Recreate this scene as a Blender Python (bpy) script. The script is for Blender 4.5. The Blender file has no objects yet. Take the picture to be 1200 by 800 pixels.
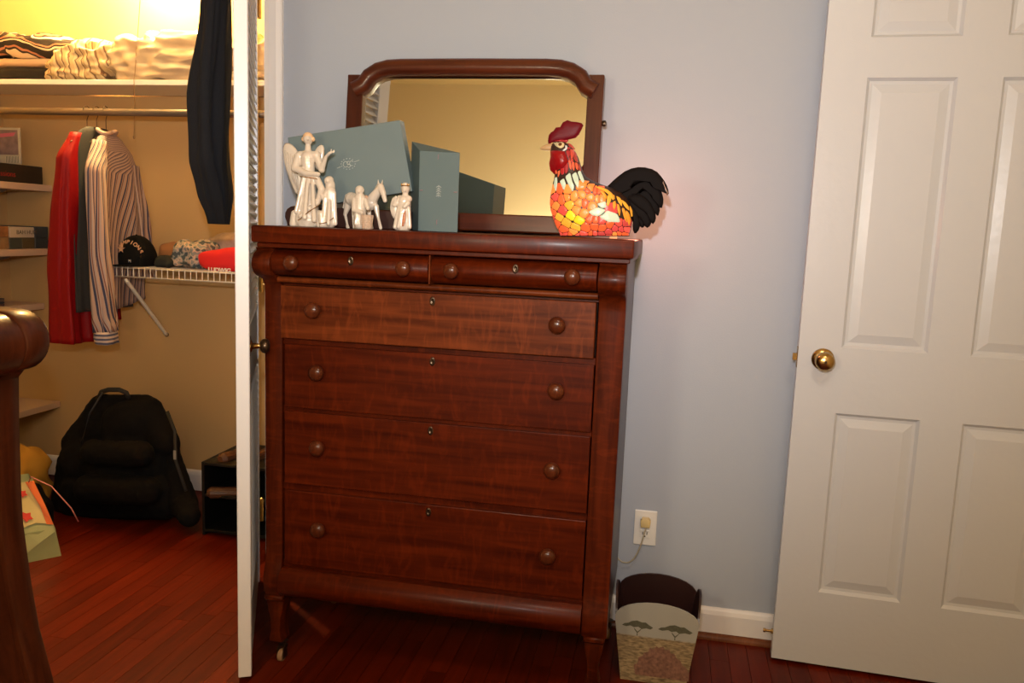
import bpy, bmesh, math, random
from mathutils import Vector, Matrix, noise
from math import sin, cos, pi, radians as R, sqrt
random.seed(7)
S = bpy.context.scene
COL = S.collection
# ------------------------------------------------------------------ camera
F, YAW, PITCH, ROLL = 945.87, .1873, .1377, .0393
CAM = Vector((.433, -2.5016, 1.254))
fw = Vector((-sin(YAW)*cos(PITCH), cos(YAW)*cos(PITCH), -sin(PITCH)))
r0 = Vector((cos(YAW), sin(YAW), 0)); u0 = r0.cross(fw)
rt = cos(ROLL)*r0 + sin(ROLL)*u0; up = -sin(ROLL)*r0 + cos(ROLL)*u0
cd = bpy.data.cameras.new('camera'); cam = bpy.data.objects.new('camera', cd); COL.objects.link(cam)
cd.sensor_width = 36; cd.lens = F/1200*36; cd.clip_start = .02
m = Matrix((rt, up, -fw)).transposed().to_4x4(); m.translation = CAM; cam.matrix_world = m
S.camera = cam
# ------------------------------------------------------------------ world, exposure, flash, room lamp
w = bpy.data.worlds.new('world'); S.world = w; w.use_nodes = True
w.node_tree.nodes['Background'].inputs[0].default_value = (.02, .015, .01, 1)
S.view_settings.view_transform = 'Standard'; S.view_settings.look = 'None'
S.view_settings.exposure = 0; S.view_settings.gamma = 1; S.view_settings.use_curve_mapping = False
S.cycles.max_bounces = 6

def light(name, kind, loc, energy, col, size=.05, rot=None, **k):
    l = bpy.data.lights.new(name, kind); l.energy = energy; l.color = col
    if kind == 'AREA': l.size = size
    else: l.shadow_soft_size = size
    for a, v in k.items(): setattr(l, a, v)
    o = bpy.data.objects.new(name, l); COL.objects.link(o); o.location = loc
    if rot: o.rotation_euler = rot
    return o
fl = light('camera_flash', 'SPOT', CAM + up*.19 - rt*.04, 122, (1, .965, .945), .022, spot_size=R(96), spot_blend=1)
fl.rotation_mode = 'QUATERNION'
fl.rotation_quaternion = (fw + up*.29 + rt*.05).to_track_quat('-Z', 'Y')
light('room_ceiling_light', 'AREA', (.75, -2.2, 2.70), 20, (1, .84, .66), .5)
light('rear_wall_fill_light', 'POINT', (-.25, -2.42, 1.42), 26, (1, .85, .60), .12)  # unseen lamp added to brighten the rear wall that the mirror shows
light('closet_bulb_light', 'POINT', (-1.70, .61, 2.43), 190, (1, .70, .27), .04)

# ------------------------------------------------------------------ helpers
def at(px, py, Y):                       # photograph pixel -> point on the plane y = Y
    d = fw*F + rt*(px-600) + up*(400-py)
    return CAM + d*((Y-CAM.y)/d.y)
def atz(px, py, Z):
    d = fw*F + rt*(px-600) + up*(400-py)
    return CAM + d*((Z-CAM.z)/d.z)
def tag(o, label=None, cat=None, group=None, kind=None):
    if label: o['label'] = label
    if cat: o['category'] = cat
    if group: o['group'] = group
    if kind: o['kind'] = kind
    return o
def empty(name, loc, label, cat, group=None, rz=0):
    o = bpy.data.objects.new(name, None); COL.objects.link(o); o.location = loc; o.rotation_euler = (0, 0, rz)
    o.empty_display_size = .05
    return tag(o, label, cat, group)
def link(name, me, mat, parent=None, smooth=False, world=True):
    """me has world coordinates when world=True; a parented mesh is put back in place"""
    o = bpy.data.objects.new(name, me); COL.objects.link(o)
    if mat is not None:
        me.materials.clear()
        for q in (mat if isinstance(mat, (list, tuple)) else [mat]): me.materials.append(q)
    if smooth:
        me.polygons.foreach_set('use_smooth', [True]*len(me.polygons))
    if parent is not None:
        o.parent = parent
        if world:
            pm = Matrix.Identity(4); chain = []
            q = parent
            while q: chain.append(q); q = q.parent
            for q in reversed(chain):
                pm = pm @ q.matrix_parent_inverse @ Matrix.LocRotScale(q.location, q.rotation_euler, q.scale)
            o.matrix_parent_inverse = pm.inverted()
    return o
class MB:
    def __init__(s): s.bm = bmesh.new()
    def box(s, x0, x1, y0, y1, z0, z1, bev=0, seg=1, M=None):
        t = bmesh.new(); bmesh.ops.create_cube(t, size=1)
        bmesh.ops.scale(t, vec=(abs(x1-x0), abs(y1-y0), abs(z1-z0)), verts=t.verts)
        if bev: bmesh.ops.bevel(t, geom=t.edges[:], offset=bev, segments=seg, affect='EDGES', profile=.5)
        bmesh.ops.translate(t, vec=((x0+x1)/2, (y0+y1)/2, (z0+z1)/2), verts=t.verts)
        if M: bmesh.ops.transform(t, matrix=M, verts=t.verts)
        s._add(t); return s
    def _add(s, t):
        me = bpy.data.meshes.new('t'); t.to_mesh(me); t.free(); s.bm.from_mesh(me); bpy.data.meshes.remove(me)
    def prism(s, pts, axis, a0, a1, bev=0, M=None):
        """pts 2D polygon; axis 'x': (y,z), 'y': (x,z), 'z': (x,y)"""
        t = bmesh.new()
        def P(p, a):
            return {'x': (a, p[0], p[1]), 'y': (p[0], a, p[1]), 'z': (p[0], p[1], a)}[axis]
        A = [t.verts.new(P(p, a0)) for p in pts]; B = [t.verts.new(P(p, a1)) for p in pts]
        n = len(pts)
        f1 = t.faces.new(A); f2 = t.faces.new(B[::-1])
        for i in range(n): t.faces.new((A[i], B[i], B[(i+1) % n], A[(i+1) % n]))
        bmesh.ops.recalc_face_normals(t, faces=t.faces)
        if bev:
            es = [e for e in t.edges if (f1 in e.link_faces or f2 in e.link_faces)]
            bmesh.ops.bevel(t, geom=es, offset=bev, segments=2, affect='EDGES', profile=.5)
        if M: bmesh.ops.transform(t, matrix=M, verts=t.verts)
        s._add(t); return s
    def lathe(s, prof, seg=20, M=None):
        t = bmesh.new(); rings = []
        for r_, z in prof:
            rings.append([t.verts.new((max(r_, 1e-5)*cos(2*pi*i/seg), max(r_, 1e-5)*sin(2*pi*i/seg), z)) for i in range(seg)])
        for a, b in zip(rings, rings[1:]):
            for i in range(seg): t.faces.new((a[i], a[(i+1) % seg], b[(i+1) % seg], b[i]))
        t.faces.new(rings[0][::-1]); t.faces.new(rings[-1])
        bmesh.ops.recalc_face_normals(t, faces=t.faces)
        if M: bmesh.ops.transform(t, matrix=M, verts=t.verts)
        s._add(t); return s
    def tube(s, pts, r_, seg=8):
        pts = [Vector(p) for p in pts]; t = bmesh.new(); rings = []
        rr = r_ if isinstance(r_, (list, tuple)) else [r_]*len(pts)
        ref = Vector((0, 0, 1))
        for i, p in enumerate(pts):
            d = (pts[min(i+1, len(pts)-1)]-pts[max(i-1, 0)]).normalized()
            if abs(d.dot(ref)) > .95: ref = Vector((1, 0, 0)) if abs(d.x) < .9 else Vector((0, 1, 0))
            a = d.cross(ref).normalized(); b = d.cross(a)
            rings.append([t.verts.new(p+(a*cos(2*pi*k/seg)+b*sin(2*pi*k/seg))*rr[i]) for k in range(seg)])
        for a, b in zip(rings, rings[1:]):
            for i in range(seg): t.faces.new((a[i], a[(i+1) % seg], b[(i+1) % seg], b[i]))
        t.faces.new(rings[0][::-1]); t.faces.new(rings[-1])
        bmesh.ops.recalc_face_normals(t, faces=t.faces)
        s._add(t); return s
    def ball(s, c, r_, sub=2, sc=(1, 1, 1), rot=None):
        t = bmesh.new(); bmesh.ops.create_icosphere(t, subdivisions=sub, radius=r_)
        bmesh.ops.scale(t, vec=sc, verts=t.verts)
        if rot: bmesh.ops.transform(t, matrix=rot, verts=t.verts)
        bmesh.ops.translate(t, vec=c, verts=t.verts); s._add(t); return s
    def build(s, name, mat, parent=None, smooth=False, angle=None):
        me = bpy.data.meshes.new(name); s.bm.to_mesh(me); s.bm.free()
        o = link(name, me, mat, parent, smooth)
        if angle:
            me.polygons.foreach_set('use_smooth', [True]*len(me.polygons))
            me.set_sharp_from_angle(angle=R(angle))
        return o
def arc_pts(cx, cy, r_, a0, a1, n): return [(cx+r_*cos(R(a0+(a1-a0)*i/n)), cy+r_*sin(R(a0+(a1-a0)*i/n))) for i in range(n+1)]

# ------------------------------------------------------------------ materials
def mat(name, col, rough=.6, metal=0, spec=.5, coat=0, var=0, scale=20, bump=0, bscale=60, emis=None, estr=0, sheen=0, alpha=1, trans=0):
    M = bpy.data.materials.new(name); M.use_nodes = True; nt = M.node_tree; N = nt.nodes; L = nt.links
    b = N['Principled BSDF']; b.inputs['Base Color'].default_value = (*col, 1)
    b.inputs['Roughness'].default_value = rough; b.inputs['Metallic'].default_value = metal
    b.inputs['Specular IOR Level'].default_value = spec; b.inputs['Coat Weight'].default_value = coat
    b.inputs['Coat Roughness'].default_value = .15
    if sheen: b.inputs['Sheen Weight'].default_value = sheen
    if trans: b.inputs['Transmission Weight'].default_value = trans
    if emis: b.inputs['Emission Color'].default_value = (*emis, 1); b.inputs['Emission Strength'].default_value = estr
    tc = N.new('ShaderNodeTexCoord')
    if var:
        nz = N.new('ShaderNodeTexNoise'); nz.inputs['Scale'].default_value = scale; nz.inputs['Detail'].default_value = 5
        L.new(tc.outputs['Object'], nz.inputs['Vector'])
        mx = N.new('ShaderNodeMix'); mx.data_type = 'RGBA'
        mx.inputs['A'].default_value = (*[c*(1-var) for c in col], 1); mx.inputs['B'].default_value = (*[min(1, c*(1+var)) for c in col], 1)
        L.new(nz.outputs['Fac'], mx.inputs['Factor']); L.new(mx.outputs['Result'], b.inputs['Base Color'])
    if bump:
        nb = N.new('ShaderNodeTexNoise'); nb.inputs['Scale'].default_value = bscale; nb.inputs['Detail'].default_value = 4
        L.new(tc.outputs['Object'], nb.inputs['Vector'])
        bp = N.new('ShaderNodeBump'); bp.inputs['Strength'].default_value = bump; bp.inputs['Distance'].default_value = .01
        L.new(nb.outputs['Fac'], bp.inputs['Height']); L.new(bp.outputs['Normal'], b.inputs['Normal'])
    return M
def wood(name, dark, light_, axis='X', rough=.40, coat=.07, fleck=.40, s=1, rand=False):
    M = bpy.data.materials.new(name); M.use_nodes = True; nt = M.node_tree; N = nt.nodes; L = nt.links
    b = N['Principled BSDF']; b.inputs['Roughness'].default_value = rough; b.inputs['Coat Weight'].default_value = coat; b.inputs['Specular IOR Level'].default_value = .12
    b.inputs['Coat Roughness'].default_value = .2
    tc = N.new('ShaderNodeTexCoord'); mp = N.new('ShaderNodeMapping'); L.new(tc.outputs['Object'], mp.inputs['Vector'])
    sc = {'X': (1.2, 16, 16), 'Y': (16, 1.2, 16), 'Z': (16, 16, 1.2)}[axis]
    mp.inputs['Scale'].default_value = [q*s for q in sc]
    oi = N.new('ShaderNodeObjectInfo')
    ml = N.new('ShaderNodeMath'); ml.operation = 'MULTIPLY'; ml.inputs[1].default_value = 37
    L.new(oi.outputs['Random'], ml.inputs[0]); cb = N.new('ShaderNodeCombineXYZ')
    for i in range(3): L.new(ml.outputs[0], cb.inputs[i])
    L.new(cb.outputs[0], mp.inputs['Location'])
    n1 = N.new('ShaderNodeTexNoise'); n1.inputs['Scale'].default_value = 3; n1.inputs['Detail'].default_value = 6; n1.inputs['Distortion'].default_value = .6
    L.new(mp.outputs[0], n1.inputs['Vector'])
    cr = N.new('ShaderNodeValToRGB'); cr.color_ramp.elements[0].position = .3; cr.color_ramp.elements[1].position = .72
    cr.color_ramp.elements[0].color = (*dark, 1); cr.color_ramp.elements[1].color = (*light_, 1)
    L.new(n1.outputs['Fac'], cr.inputs['Fac'])
    # ray fleck: short wavy lighter dashes crossing the grain
    mp2 = N.new('ShaderNodeMapping'); L.new(tc.outputs['Object'], mp2.inputs['Vector'])
    mp2.inputs['Rotation'].default_value = (.3, .45, .3); L.new(cb.outputs[0], mp2.inputs['Location'])
    sc2 = {'X': (26, 9, 7), 'Y': (9, 26, 7), 'Z': (8, 9, 24)}[axis]
    mp2.inputs['Scale'].default_value = sc2
    n2 = N.new('ShaderNodeTexNoise'); n2.inputs['Scale'].default_value = 1.6; n2.inputs['Detail'].default_value = 3; n2.inputs['Distortion'].default_value = 1.5
    L.new(mp2.outputs[0], n2.inputs['Vector'])
    c2 = N.new('ShaderNodeValToRGB'); c2.color_ramp.elements[0].position = .5; c2.color_ramp.elements[1].position = .8
    c2.color_ramp.elements[0].color = (0, 0, 0, 1); c2.color_ramp.elements[1].color = (fleck, fleck, fleck, 1)
    L.new(n2.outputs['Fac'], c2.inputs['Fac'])
    mx = N.new('ShaderNodeMix'); mx.data_type = 'RGBA'; mx.inputs['B'].default_value = (*[min(1, q*1.8) for q in light_], 1)
    L.new(c2.outputs['Color'], mx.inputs['Factor']); L.new(cr.outputs['Color'], mx.inputs['A'])
    out = mx.outputs['Result']
    if rand:
        hs = N.new('ShaderNodeHueSaturation'); mr = N.new('ShaderNodeMapRange')
        mr.inputs['To Min'].default_value = .78; mr.inputs['To Max'].default_value = 1.22
        L.new(oi.outputs['Random'], mr.inputs['Value']); L.new(mr.outputs[0], hs.inputs['Value'])
        L.new(out, hs.inputs['Color']); out = hs.outputs['Color']
    L.new(out, b.inputs['Base Color'])
    bp = N.new('ShaderNodeBump'); bp.inputs['Strength'].default_value = .12; bp.inputs['Distance'].default_value = .002
    L.new(n1.outputs['Fac'], bp.inputs['Height']); L.new(bp.outputs['Normal'], b.inputs['Normal'])
    return M
def stripes(name, cols, period, rough=.85, axis=0, uv=True, dist=0, off=0):
    M = bpy.data.materials.new(name); M.use_nodes = True; nt = M.node_tree; N = nt.nodes; L = nt.links
    b = N['Principled BSDF']; b.inputs['Roughness'].default_value = rough
    tc = N.new('ShaderNodeTexCoord'); src = tc.outputs['UV' if uv else 'Object']
    if dist:
        nz = N.new('ShaderNodeTexNoise'); nz.inputs['Scale'].default_value = 6
        L.new(tc.outputs['Object'], nz.inputs['Vector'])
        va = N.new('ShaderNodeVectorMath'); va.operation = 'MULTIPLY_ADD'; va.inputs[1].default_value = (dist,)*3
        L.new(nz.outputs['Color'], va.inputs[0]); L.new(src, va.inputs[2]); src = va.outputs[0]
    sp = N.new('ShaderNodeSeparateXYZ'); L.new(src, sp.inputs[0])
    m1 = N.new('ShaderNodeMath'); m1.operation = 'DIVIDE'; m1.inputs[1].default_value = period; L.new(sp.outputs[axis], m1.inputs[0])
    m2 = N.new('ShaderNodeMath'); m2.operation = 'FRACT'; L.new(m1.outputs[0], m2.inputs[0])
    cr = N.new('ShaderNodeValToRGB'); cr.color_ramp.interpolation = 'CONSTANT'
    e = cr.color_ramp.elements
    while len(e) < len(cols): e.new(.5)
    for i, (p, c) in enumerate(cols): e[i].position = p; e[i].color = (*c, 1)
    L.new(m2.outputs[0], cr.inputs['Fac']); L.new(cr.outputs['Color'], b.inputs['Base Color'])
    return M

OAKX = wood('oak_stained_across', (.034, .0032, .0003), (.092, .0110, .0013), 'X')
OAKZ = wood('oak_stained_upright', (.032, .0036, .0005), (.095, .0130, .0019), 'Z')
OAKL = wood('oak_stained_warm', (.050, .0075, .0012), (.150, .030, .006), 'X')
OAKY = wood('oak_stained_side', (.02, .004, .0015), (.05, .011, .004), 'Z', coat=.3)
KNOBW = wood('knob_wood', (.05, .010, .0035), (.10, .022, .007), 'Z', rough=.28, coat=.4, fleck=0)
BEDW = wood('bed_wood', (.038, .008, .0025), (.078, .018, .006), 'Z', rough=.4, coat=.3, fleck=.15)
FLOORW = wood('floor_red_oak', (.064, .0046, .0004), (.112, .0095, .0009), 'Y', rough=.40, coat=.05, fleck=.1, rand=True)
MIRW = wood('mirror_frame_wood', (.045, .008, .003), (.095, .020, .006), 'X', fleck=.1, coat=.6)
MIRZ = wood('mirror_side_wood', (.035, .006, .002), (.075, .016, .005), 'Z', fleck=.1, coat=.6)
BLUE = mat('blue_grey_wall_paint', (.395, .435, .515), .75, bump=.05, bscale=220)
YEL = mat('pale_yellow_wall_paint', (.88, .74, .46), .8, bump=.05, bscale=220)
CLOS = mat('closet_wall_paint', (.57, .37, .165), .85, bump=.05, bscale=200)
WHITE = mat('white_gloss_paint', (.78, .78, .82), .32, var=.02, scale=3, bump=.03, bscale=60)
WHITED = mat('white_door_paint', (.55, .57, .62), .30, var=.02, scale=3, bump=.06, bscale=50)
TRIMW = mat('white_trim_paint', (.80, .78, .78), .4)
CEIL = mat('ceiling_paint', (.86, .68, .36), .9)
DARKW = mat('dark_gap', (.02, .006, .003), .6)
BRASS = mat('aged_brass', (.48, .32, .13), .24, metal=1, var=.25, scale=50)
DKBRASS = mat('dark_bronze', (.09, .06, .04), .3, metal=.9)
BLACK = mat('black_fabric', (.0035, .0036, .0045), .9, spec=.2, bump=.3, bscale=300)
NAVY = mat('navy_wool', (.007, .008, .013), .95, bump=.3, bscale=400)
RED = mat('red_satin', (.25, .002, .004), .55, spec=.2, sheen=.0, bump=.1, bscale=60)
GREYC = mat('grey_cotton', (.04, .036, .034), .9, bump=.2, bscale=300)
PORC = mat('ivory_porcelain', (.62, .535, .445), .14, coat=.6)
GOLD = mat('gilt', (.75, .42, .12), .2, metal=1)
BOXB = mat('blue_grey_card', (.128, .175, .185), .55, var=.08, scale=8)
BOXD = mat('blue_grey_card_edge', (.15, .21, .22), .6)
LOGO = mat('pale_print', (.44, .47, .45), .6)
PINKP = mat('dull_pink_print', (.27, .17, .19), .6)
OUTW = mat('outlet_plastic', (.82, .80, .76), .35)
PLUG = mat('yellowed_plastic', (.72, .55, .25), .4)
CORD = mat('cord_ivory', (.45, .40, .30), .5)
ROD = mat('rod_metal', (.17, .135, .115), .4, metal=.4)
WIREM = mat('white_vinyl_wire', (.80, .75, .68), .4)

# ================================================================== STRUCTURE
def struct(name, mb, m, **k):
    o = mb.build(name, m, **k); o['kind'] = 'structure'; return o
CB = .78
struct('floor', MB().box(-3.1, 1.75, -3.0, CB+.1, -.06, -.012), DARKW)
FLOOR = bpy.data.objects['floor']
x = -2.62; k = 0; cache = {}
rest = MB()
while x < 1.64:
    y = -1.15-random.random()*.5
    rest.box(x+.0006, x+.0564, -2.9, y-.002, -.012, 0, .0012)
    while y < CB:
        ln = random.choice((.7, .9, 1.1, 1.3)); y1 = min(y+ln, CB)
        key = round(y1-y, 2)
        me = cache.get(key)
        if me is None:
            b = MB().box(-.0279, .0279, 0, key-.0008, -.012, 0)
            me = bpy.data.meshes.new('plank'); b.bm.to_mesh(me); b.bm.free(); me.materials.append(FLOORW); cache[key] = me
        o = bpy.data.objects.new('plank', me); COL.objects.link(o); o.parent = FLOOR; o.location = (x+.0285, y, 0)
        y = y1
    x += .057
o = rest.build('plank_rows', FLOORW, FLOOR); o['kind'] = 'stuff'
struct('ceiling', MB().box(-3.1, 1.75, -3.25, CB+.1, 2.74, 2.84), CEIL)
OX0, OX1, OH = -2.46, -.873, 2.06        # closet opening
wb = MB().box(OX1, 1.66, 0, .11, 0, 2.74).box(OX0, OX1, 0, .11, OH, 2.74).box(-3.05, OX0, 0, .11, 0, 2.74)
struct('wall_back', wb, BLUE)
struct('wall_right', MB().box(1.66, 1.76, -2.9, .11, 0, 2.74), YEL)
struct('wall_left', MB().box(-3.1, -3.0, -2.9, .11, 0, 2.74), YEL)
struct('wall_rear', MB().box(-3.1, 1.76, -3.0, -2.9, 0, 2.74), YEL)
struct('wall_closet_back', MB().box(-2.7, -.5, CB, CB+.1, 0, 2.74), CLOS)
struct('wall_closet_left', MB().box(-2.7, -2.6, .11, CB, 0, 2.74), CLOS)
struct('wall_closet_right', MB().box(-.62, -.52, .11, CB, 0, 2.74), CLOS)
# closet jamb, casing
struct('trim_1', MB().box(OX1-.012, OX1+.0, -.004, .114, 0, OH), TRIMW)
struct('trim_2', MB().prism([(OX1-.011, -.0045), (OX1-.011, -.016), (OX1+.008, -.02), (OX1+.032, -.02), (OX1+.042, -.014), (OX1+.049, -.012), (OX1+.049, 0)], 'z', 0, OH+.06), TRIMW)
struct('trim_3', MB().box(OX0-.06, OX1-.0005, -.02, -.0005, OH+.001, OH+.06, .003), TRIMW)
struct('trim_4', MB().box(OX0-.06, OX0-.0005, -.02, -.0005, 0, OH, .003), TRIMW)
def baseboard(name, x0, x1, y):
    struct(name, MB().prism([(y-.0005, .004), (y-.016, .004), (y-.016, .078), (y-.012, .09), (y-.007, .096), (y-.0005, .098)], 'x', x0, x1), TRIMW)
baseboard('baseboard_right', OX1+.05, 1.655, 0)
baseboard('baseboard_closet', -2.598, -.622, CB)
struct('trim_5', MB().prism([(-.0165, .0005)]+[(-.0165-.016*cos(a*pi/8), .0005+.018*sin(a*pi/8)) for a in range(0, 5)], 'x', OX1+.05, 1.655),
       wood('shoe_wood', (.10, .03, .012), (.20, .07, .03), 'X'))

# ================================================================== WHITE PANEL DOOR (right)
def panel_door():
    root = empty('door_1', (.811, -.109, 0), None, None, rz=-.0454); root['kind'] = 'structure'
    W, H, T = .77, 2.03, .035
    xs = [0, .114, .114+.223, .114+.223+.107, .114+.446+.107, W]; zs = [.01, .2346, .7728, .96, 1.6958, 1.7996, 1.93, H]
    # y 0 = room-side face (towards the camera is -y); slab occupies 0..T
    t = bmesh.new()
    def panel(b, x0, x1, z0, z1, yf, sgn):
        # sunk moulding then raised field, rings of a rectangle
        rings = [(0, 0), (.008, .009), (.016, .010), (.040, .0035), (.044, .0035)]
        vs = []
        for ins, dep in rings:
            vs.append([b.verts.new((x, yf+sgn*dep, z)) for x, z in ((x0+ins, z0+ins), (x1-ins, z0+ins), (x1-ins, z1-ins), (x0+ins, z1-ins))])
        for a, c in zip(vs, vs[1:]):
            for i in range(4): b.faces.new((a[i], a[(i+1) % 4], c[(i+1) % 4], c[i]))
        b.faces.new(vs[-1])
    def face(yf, sgn):
        for i in range(5):
            for j in range(7):
                if i in (1, 3) and j in (1, 3, 5): continue
                t.faces.new([t.verts.new((x, yf, z)) for x, z in ((xs[i], zs[j]), (xs[i+1], zs[j]), (xs[i+1], zs[j+1]), (xs[i], zs[j+1]))])
    face(0, 1); face(T, -1)
    for (a, b_) in (((0, 0), (0, T)), ((W, 0), (W, T))):
        t.faces.new([t.verts.new((a[0], y, z)) for y, z in ((0, .01), (T, .01), (T, H), (0, H))])
    for z in (.01, H): t.faces.new([t.verts.new((x, y, z)) for x, y in ((0, 0), (W, 0), (W, T), (0, T))])
    for i in (1, 3):
        for j in (1, 3, 5):
            panel(t, xs[i], xs[i+1], zs[j], zs[j+1], T, -1)
    bmesh.ops.remove_doubles(t, verts=t.verts, dist=1e-5)
    bmesh.ops.recalc_face_normals(t, faces=t.faces)
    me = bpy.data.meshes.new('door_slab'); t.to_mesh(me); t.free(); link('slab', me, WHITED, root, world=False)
    for i in (1, 3):
        for j in (1, 3, 5):
            t = bmesh.new(); panel(t, xs[i], xs[i+1], zs[j], zs[j+1], 0, 1)
            bmesh.ops.recalc_face_normals(t, faces=t.faces)
            # give normals towards the room
            if sum(f.normal.y for f in t.faces) > 0: bmesh.ops.reverse_faces(t, faces=t.faces)
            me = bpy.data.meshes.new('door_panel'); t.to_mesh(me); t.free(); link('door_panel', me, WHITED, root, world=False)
    def loc(mb, name, m, parent=root, **k):
        o = mb.build(name, m, None, **k); o.parent = parent; return o
    RX = Matrix.Rotation(R(90), 4, 'X')
    kx, kz = .067, .925
    kn = loc(MB().lathe([(.0, .0), (.029, 0), (.031, .003), (.029, .006), (.018, .009), (.011, .012), (.010, .026), (.014, .031), (.022, .036), (.0265, .045), (.0265, .052), (.022, .060), (.012, .065), (0, .066)], 28,
             Matrix.Translation((kx, 0, kz)) @ RX), 'door_knob', BRASS, smooth=True)
    loc(MB().lathe([(0, 0), (.004, 0), (.003, .002), (0, .002)], 10, Matrix.Translation((kx, -.0655, kz)) @ RX), 'keyhole', DKBRASS, kn)
    loc(MB().box(-.0015, 0, .005, .03, kz-.03, kz+.03, .0005).prism([(-.013, .010), (-.013, .018), (-.0015, .026), (-.0015, .010)], 'z', kz-.010, kz+.010), 'latch', BRASS)
    loc(MB().lathe([(0, 0), (.008, 0), (.008, .004), (.004, .006), (.004, .02), (.006, .022), (.006, .028), (0, .028)], 12,
        Matrix.Translation((-.0, .018, .085)) @ Matrix.Rotation(R(-90), 4, 'Y') ), 'door_stop', BRASS)
panel_door()

# ================================================================== LOUVRED CLOSET DOOR
def louvre_door():
    ang = math.atan2(.584, -.288)       # from the near (free) edge back to the hinge
    root = empty('door_2', (-.618, -.600, 0), None, None, rz=ang); root['kind'] = 'structure'
    # local +x runs to the hinge; local y: right-hand (dresser) face is y=0 ... slab lies on +y side (the closet side)
    W, T = .655, .034
    def loc(mb, name, m, parent=root, **k):
        o = mb.build(name, m, None, **k); o.parent = parent; return o
    sgn = 1
    st = .05
    for a in (0, W-st): loc(MB().box(a, a+st, 0, T, .012, 2.03, .002), 'stile', WHITE)
    for z0, z1 in ((.012, .21), (.80, .98), (1.94, 2.03)): loc(MB().box(st+.0005, W-st-.0005, .003, T-.003, z0, z1, .002), 'rail', WHITE)
    b = MB().box(st+.001, W-st-.001, -.0015, .0015, -.024, .024, .001)
    me = bpy.data.meshes.new('slat'); b.bm.to_mesh(me); b.bm.free(); me.materials.append(WHITE)
    for z0, z1 in ((.21, .80), (.98, 1.94)):
        n = int((z1-z0)/.0262)
        for i in range(n):
            o = bpy.data.objects.new('slat', me); COL.objects.link(o); o.parent = root
            o.location = (0, T/2, z0+(i+.5)*(z1-z0)/n); o.rotation_euler = (R(-42), 0, 0)
    RX = Matrix.Rotation(R(90), 4, 'X')
    pl = loc(MB().lathe([(0, 0), (.019, 0), (.019, .002), (.014, .005), (.008, .007), (.0065, .024), (.0065, .026)], 20, Matrix.Translation((.03, 0, .925)) @ RX), 'knob_plate', BRASS, smooth=True)
    loc(MB().lathe([(.0065, .024), (.012, .026), (.0185, .032), (.0195, .040), (.016, .047), (.007, .050), (0, .0505)], 24, Matrix.Translation((.03, 0, .925)) @ RX), 'door_knob', DKBRASS, smooth=True)
    loc(MB().box(.012, .048, -.002, -.0002, .90, .95, .0006), 'escutcheon', DKBRASS)
    for z in (.25, 1.05, 1.93):
        b = MB().lathe([(.006, z-.038), (.006, z+.038), (.004, z+.044), (0, z+.046)], 12, Matrix.Translation((W+.010, -.006, 0)))
        b.box(W-.0005, W+.010, .0, .004, z-.035, z+.035)
        loc(b, 'hinge', BRASS)
louvre_door()

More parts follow.
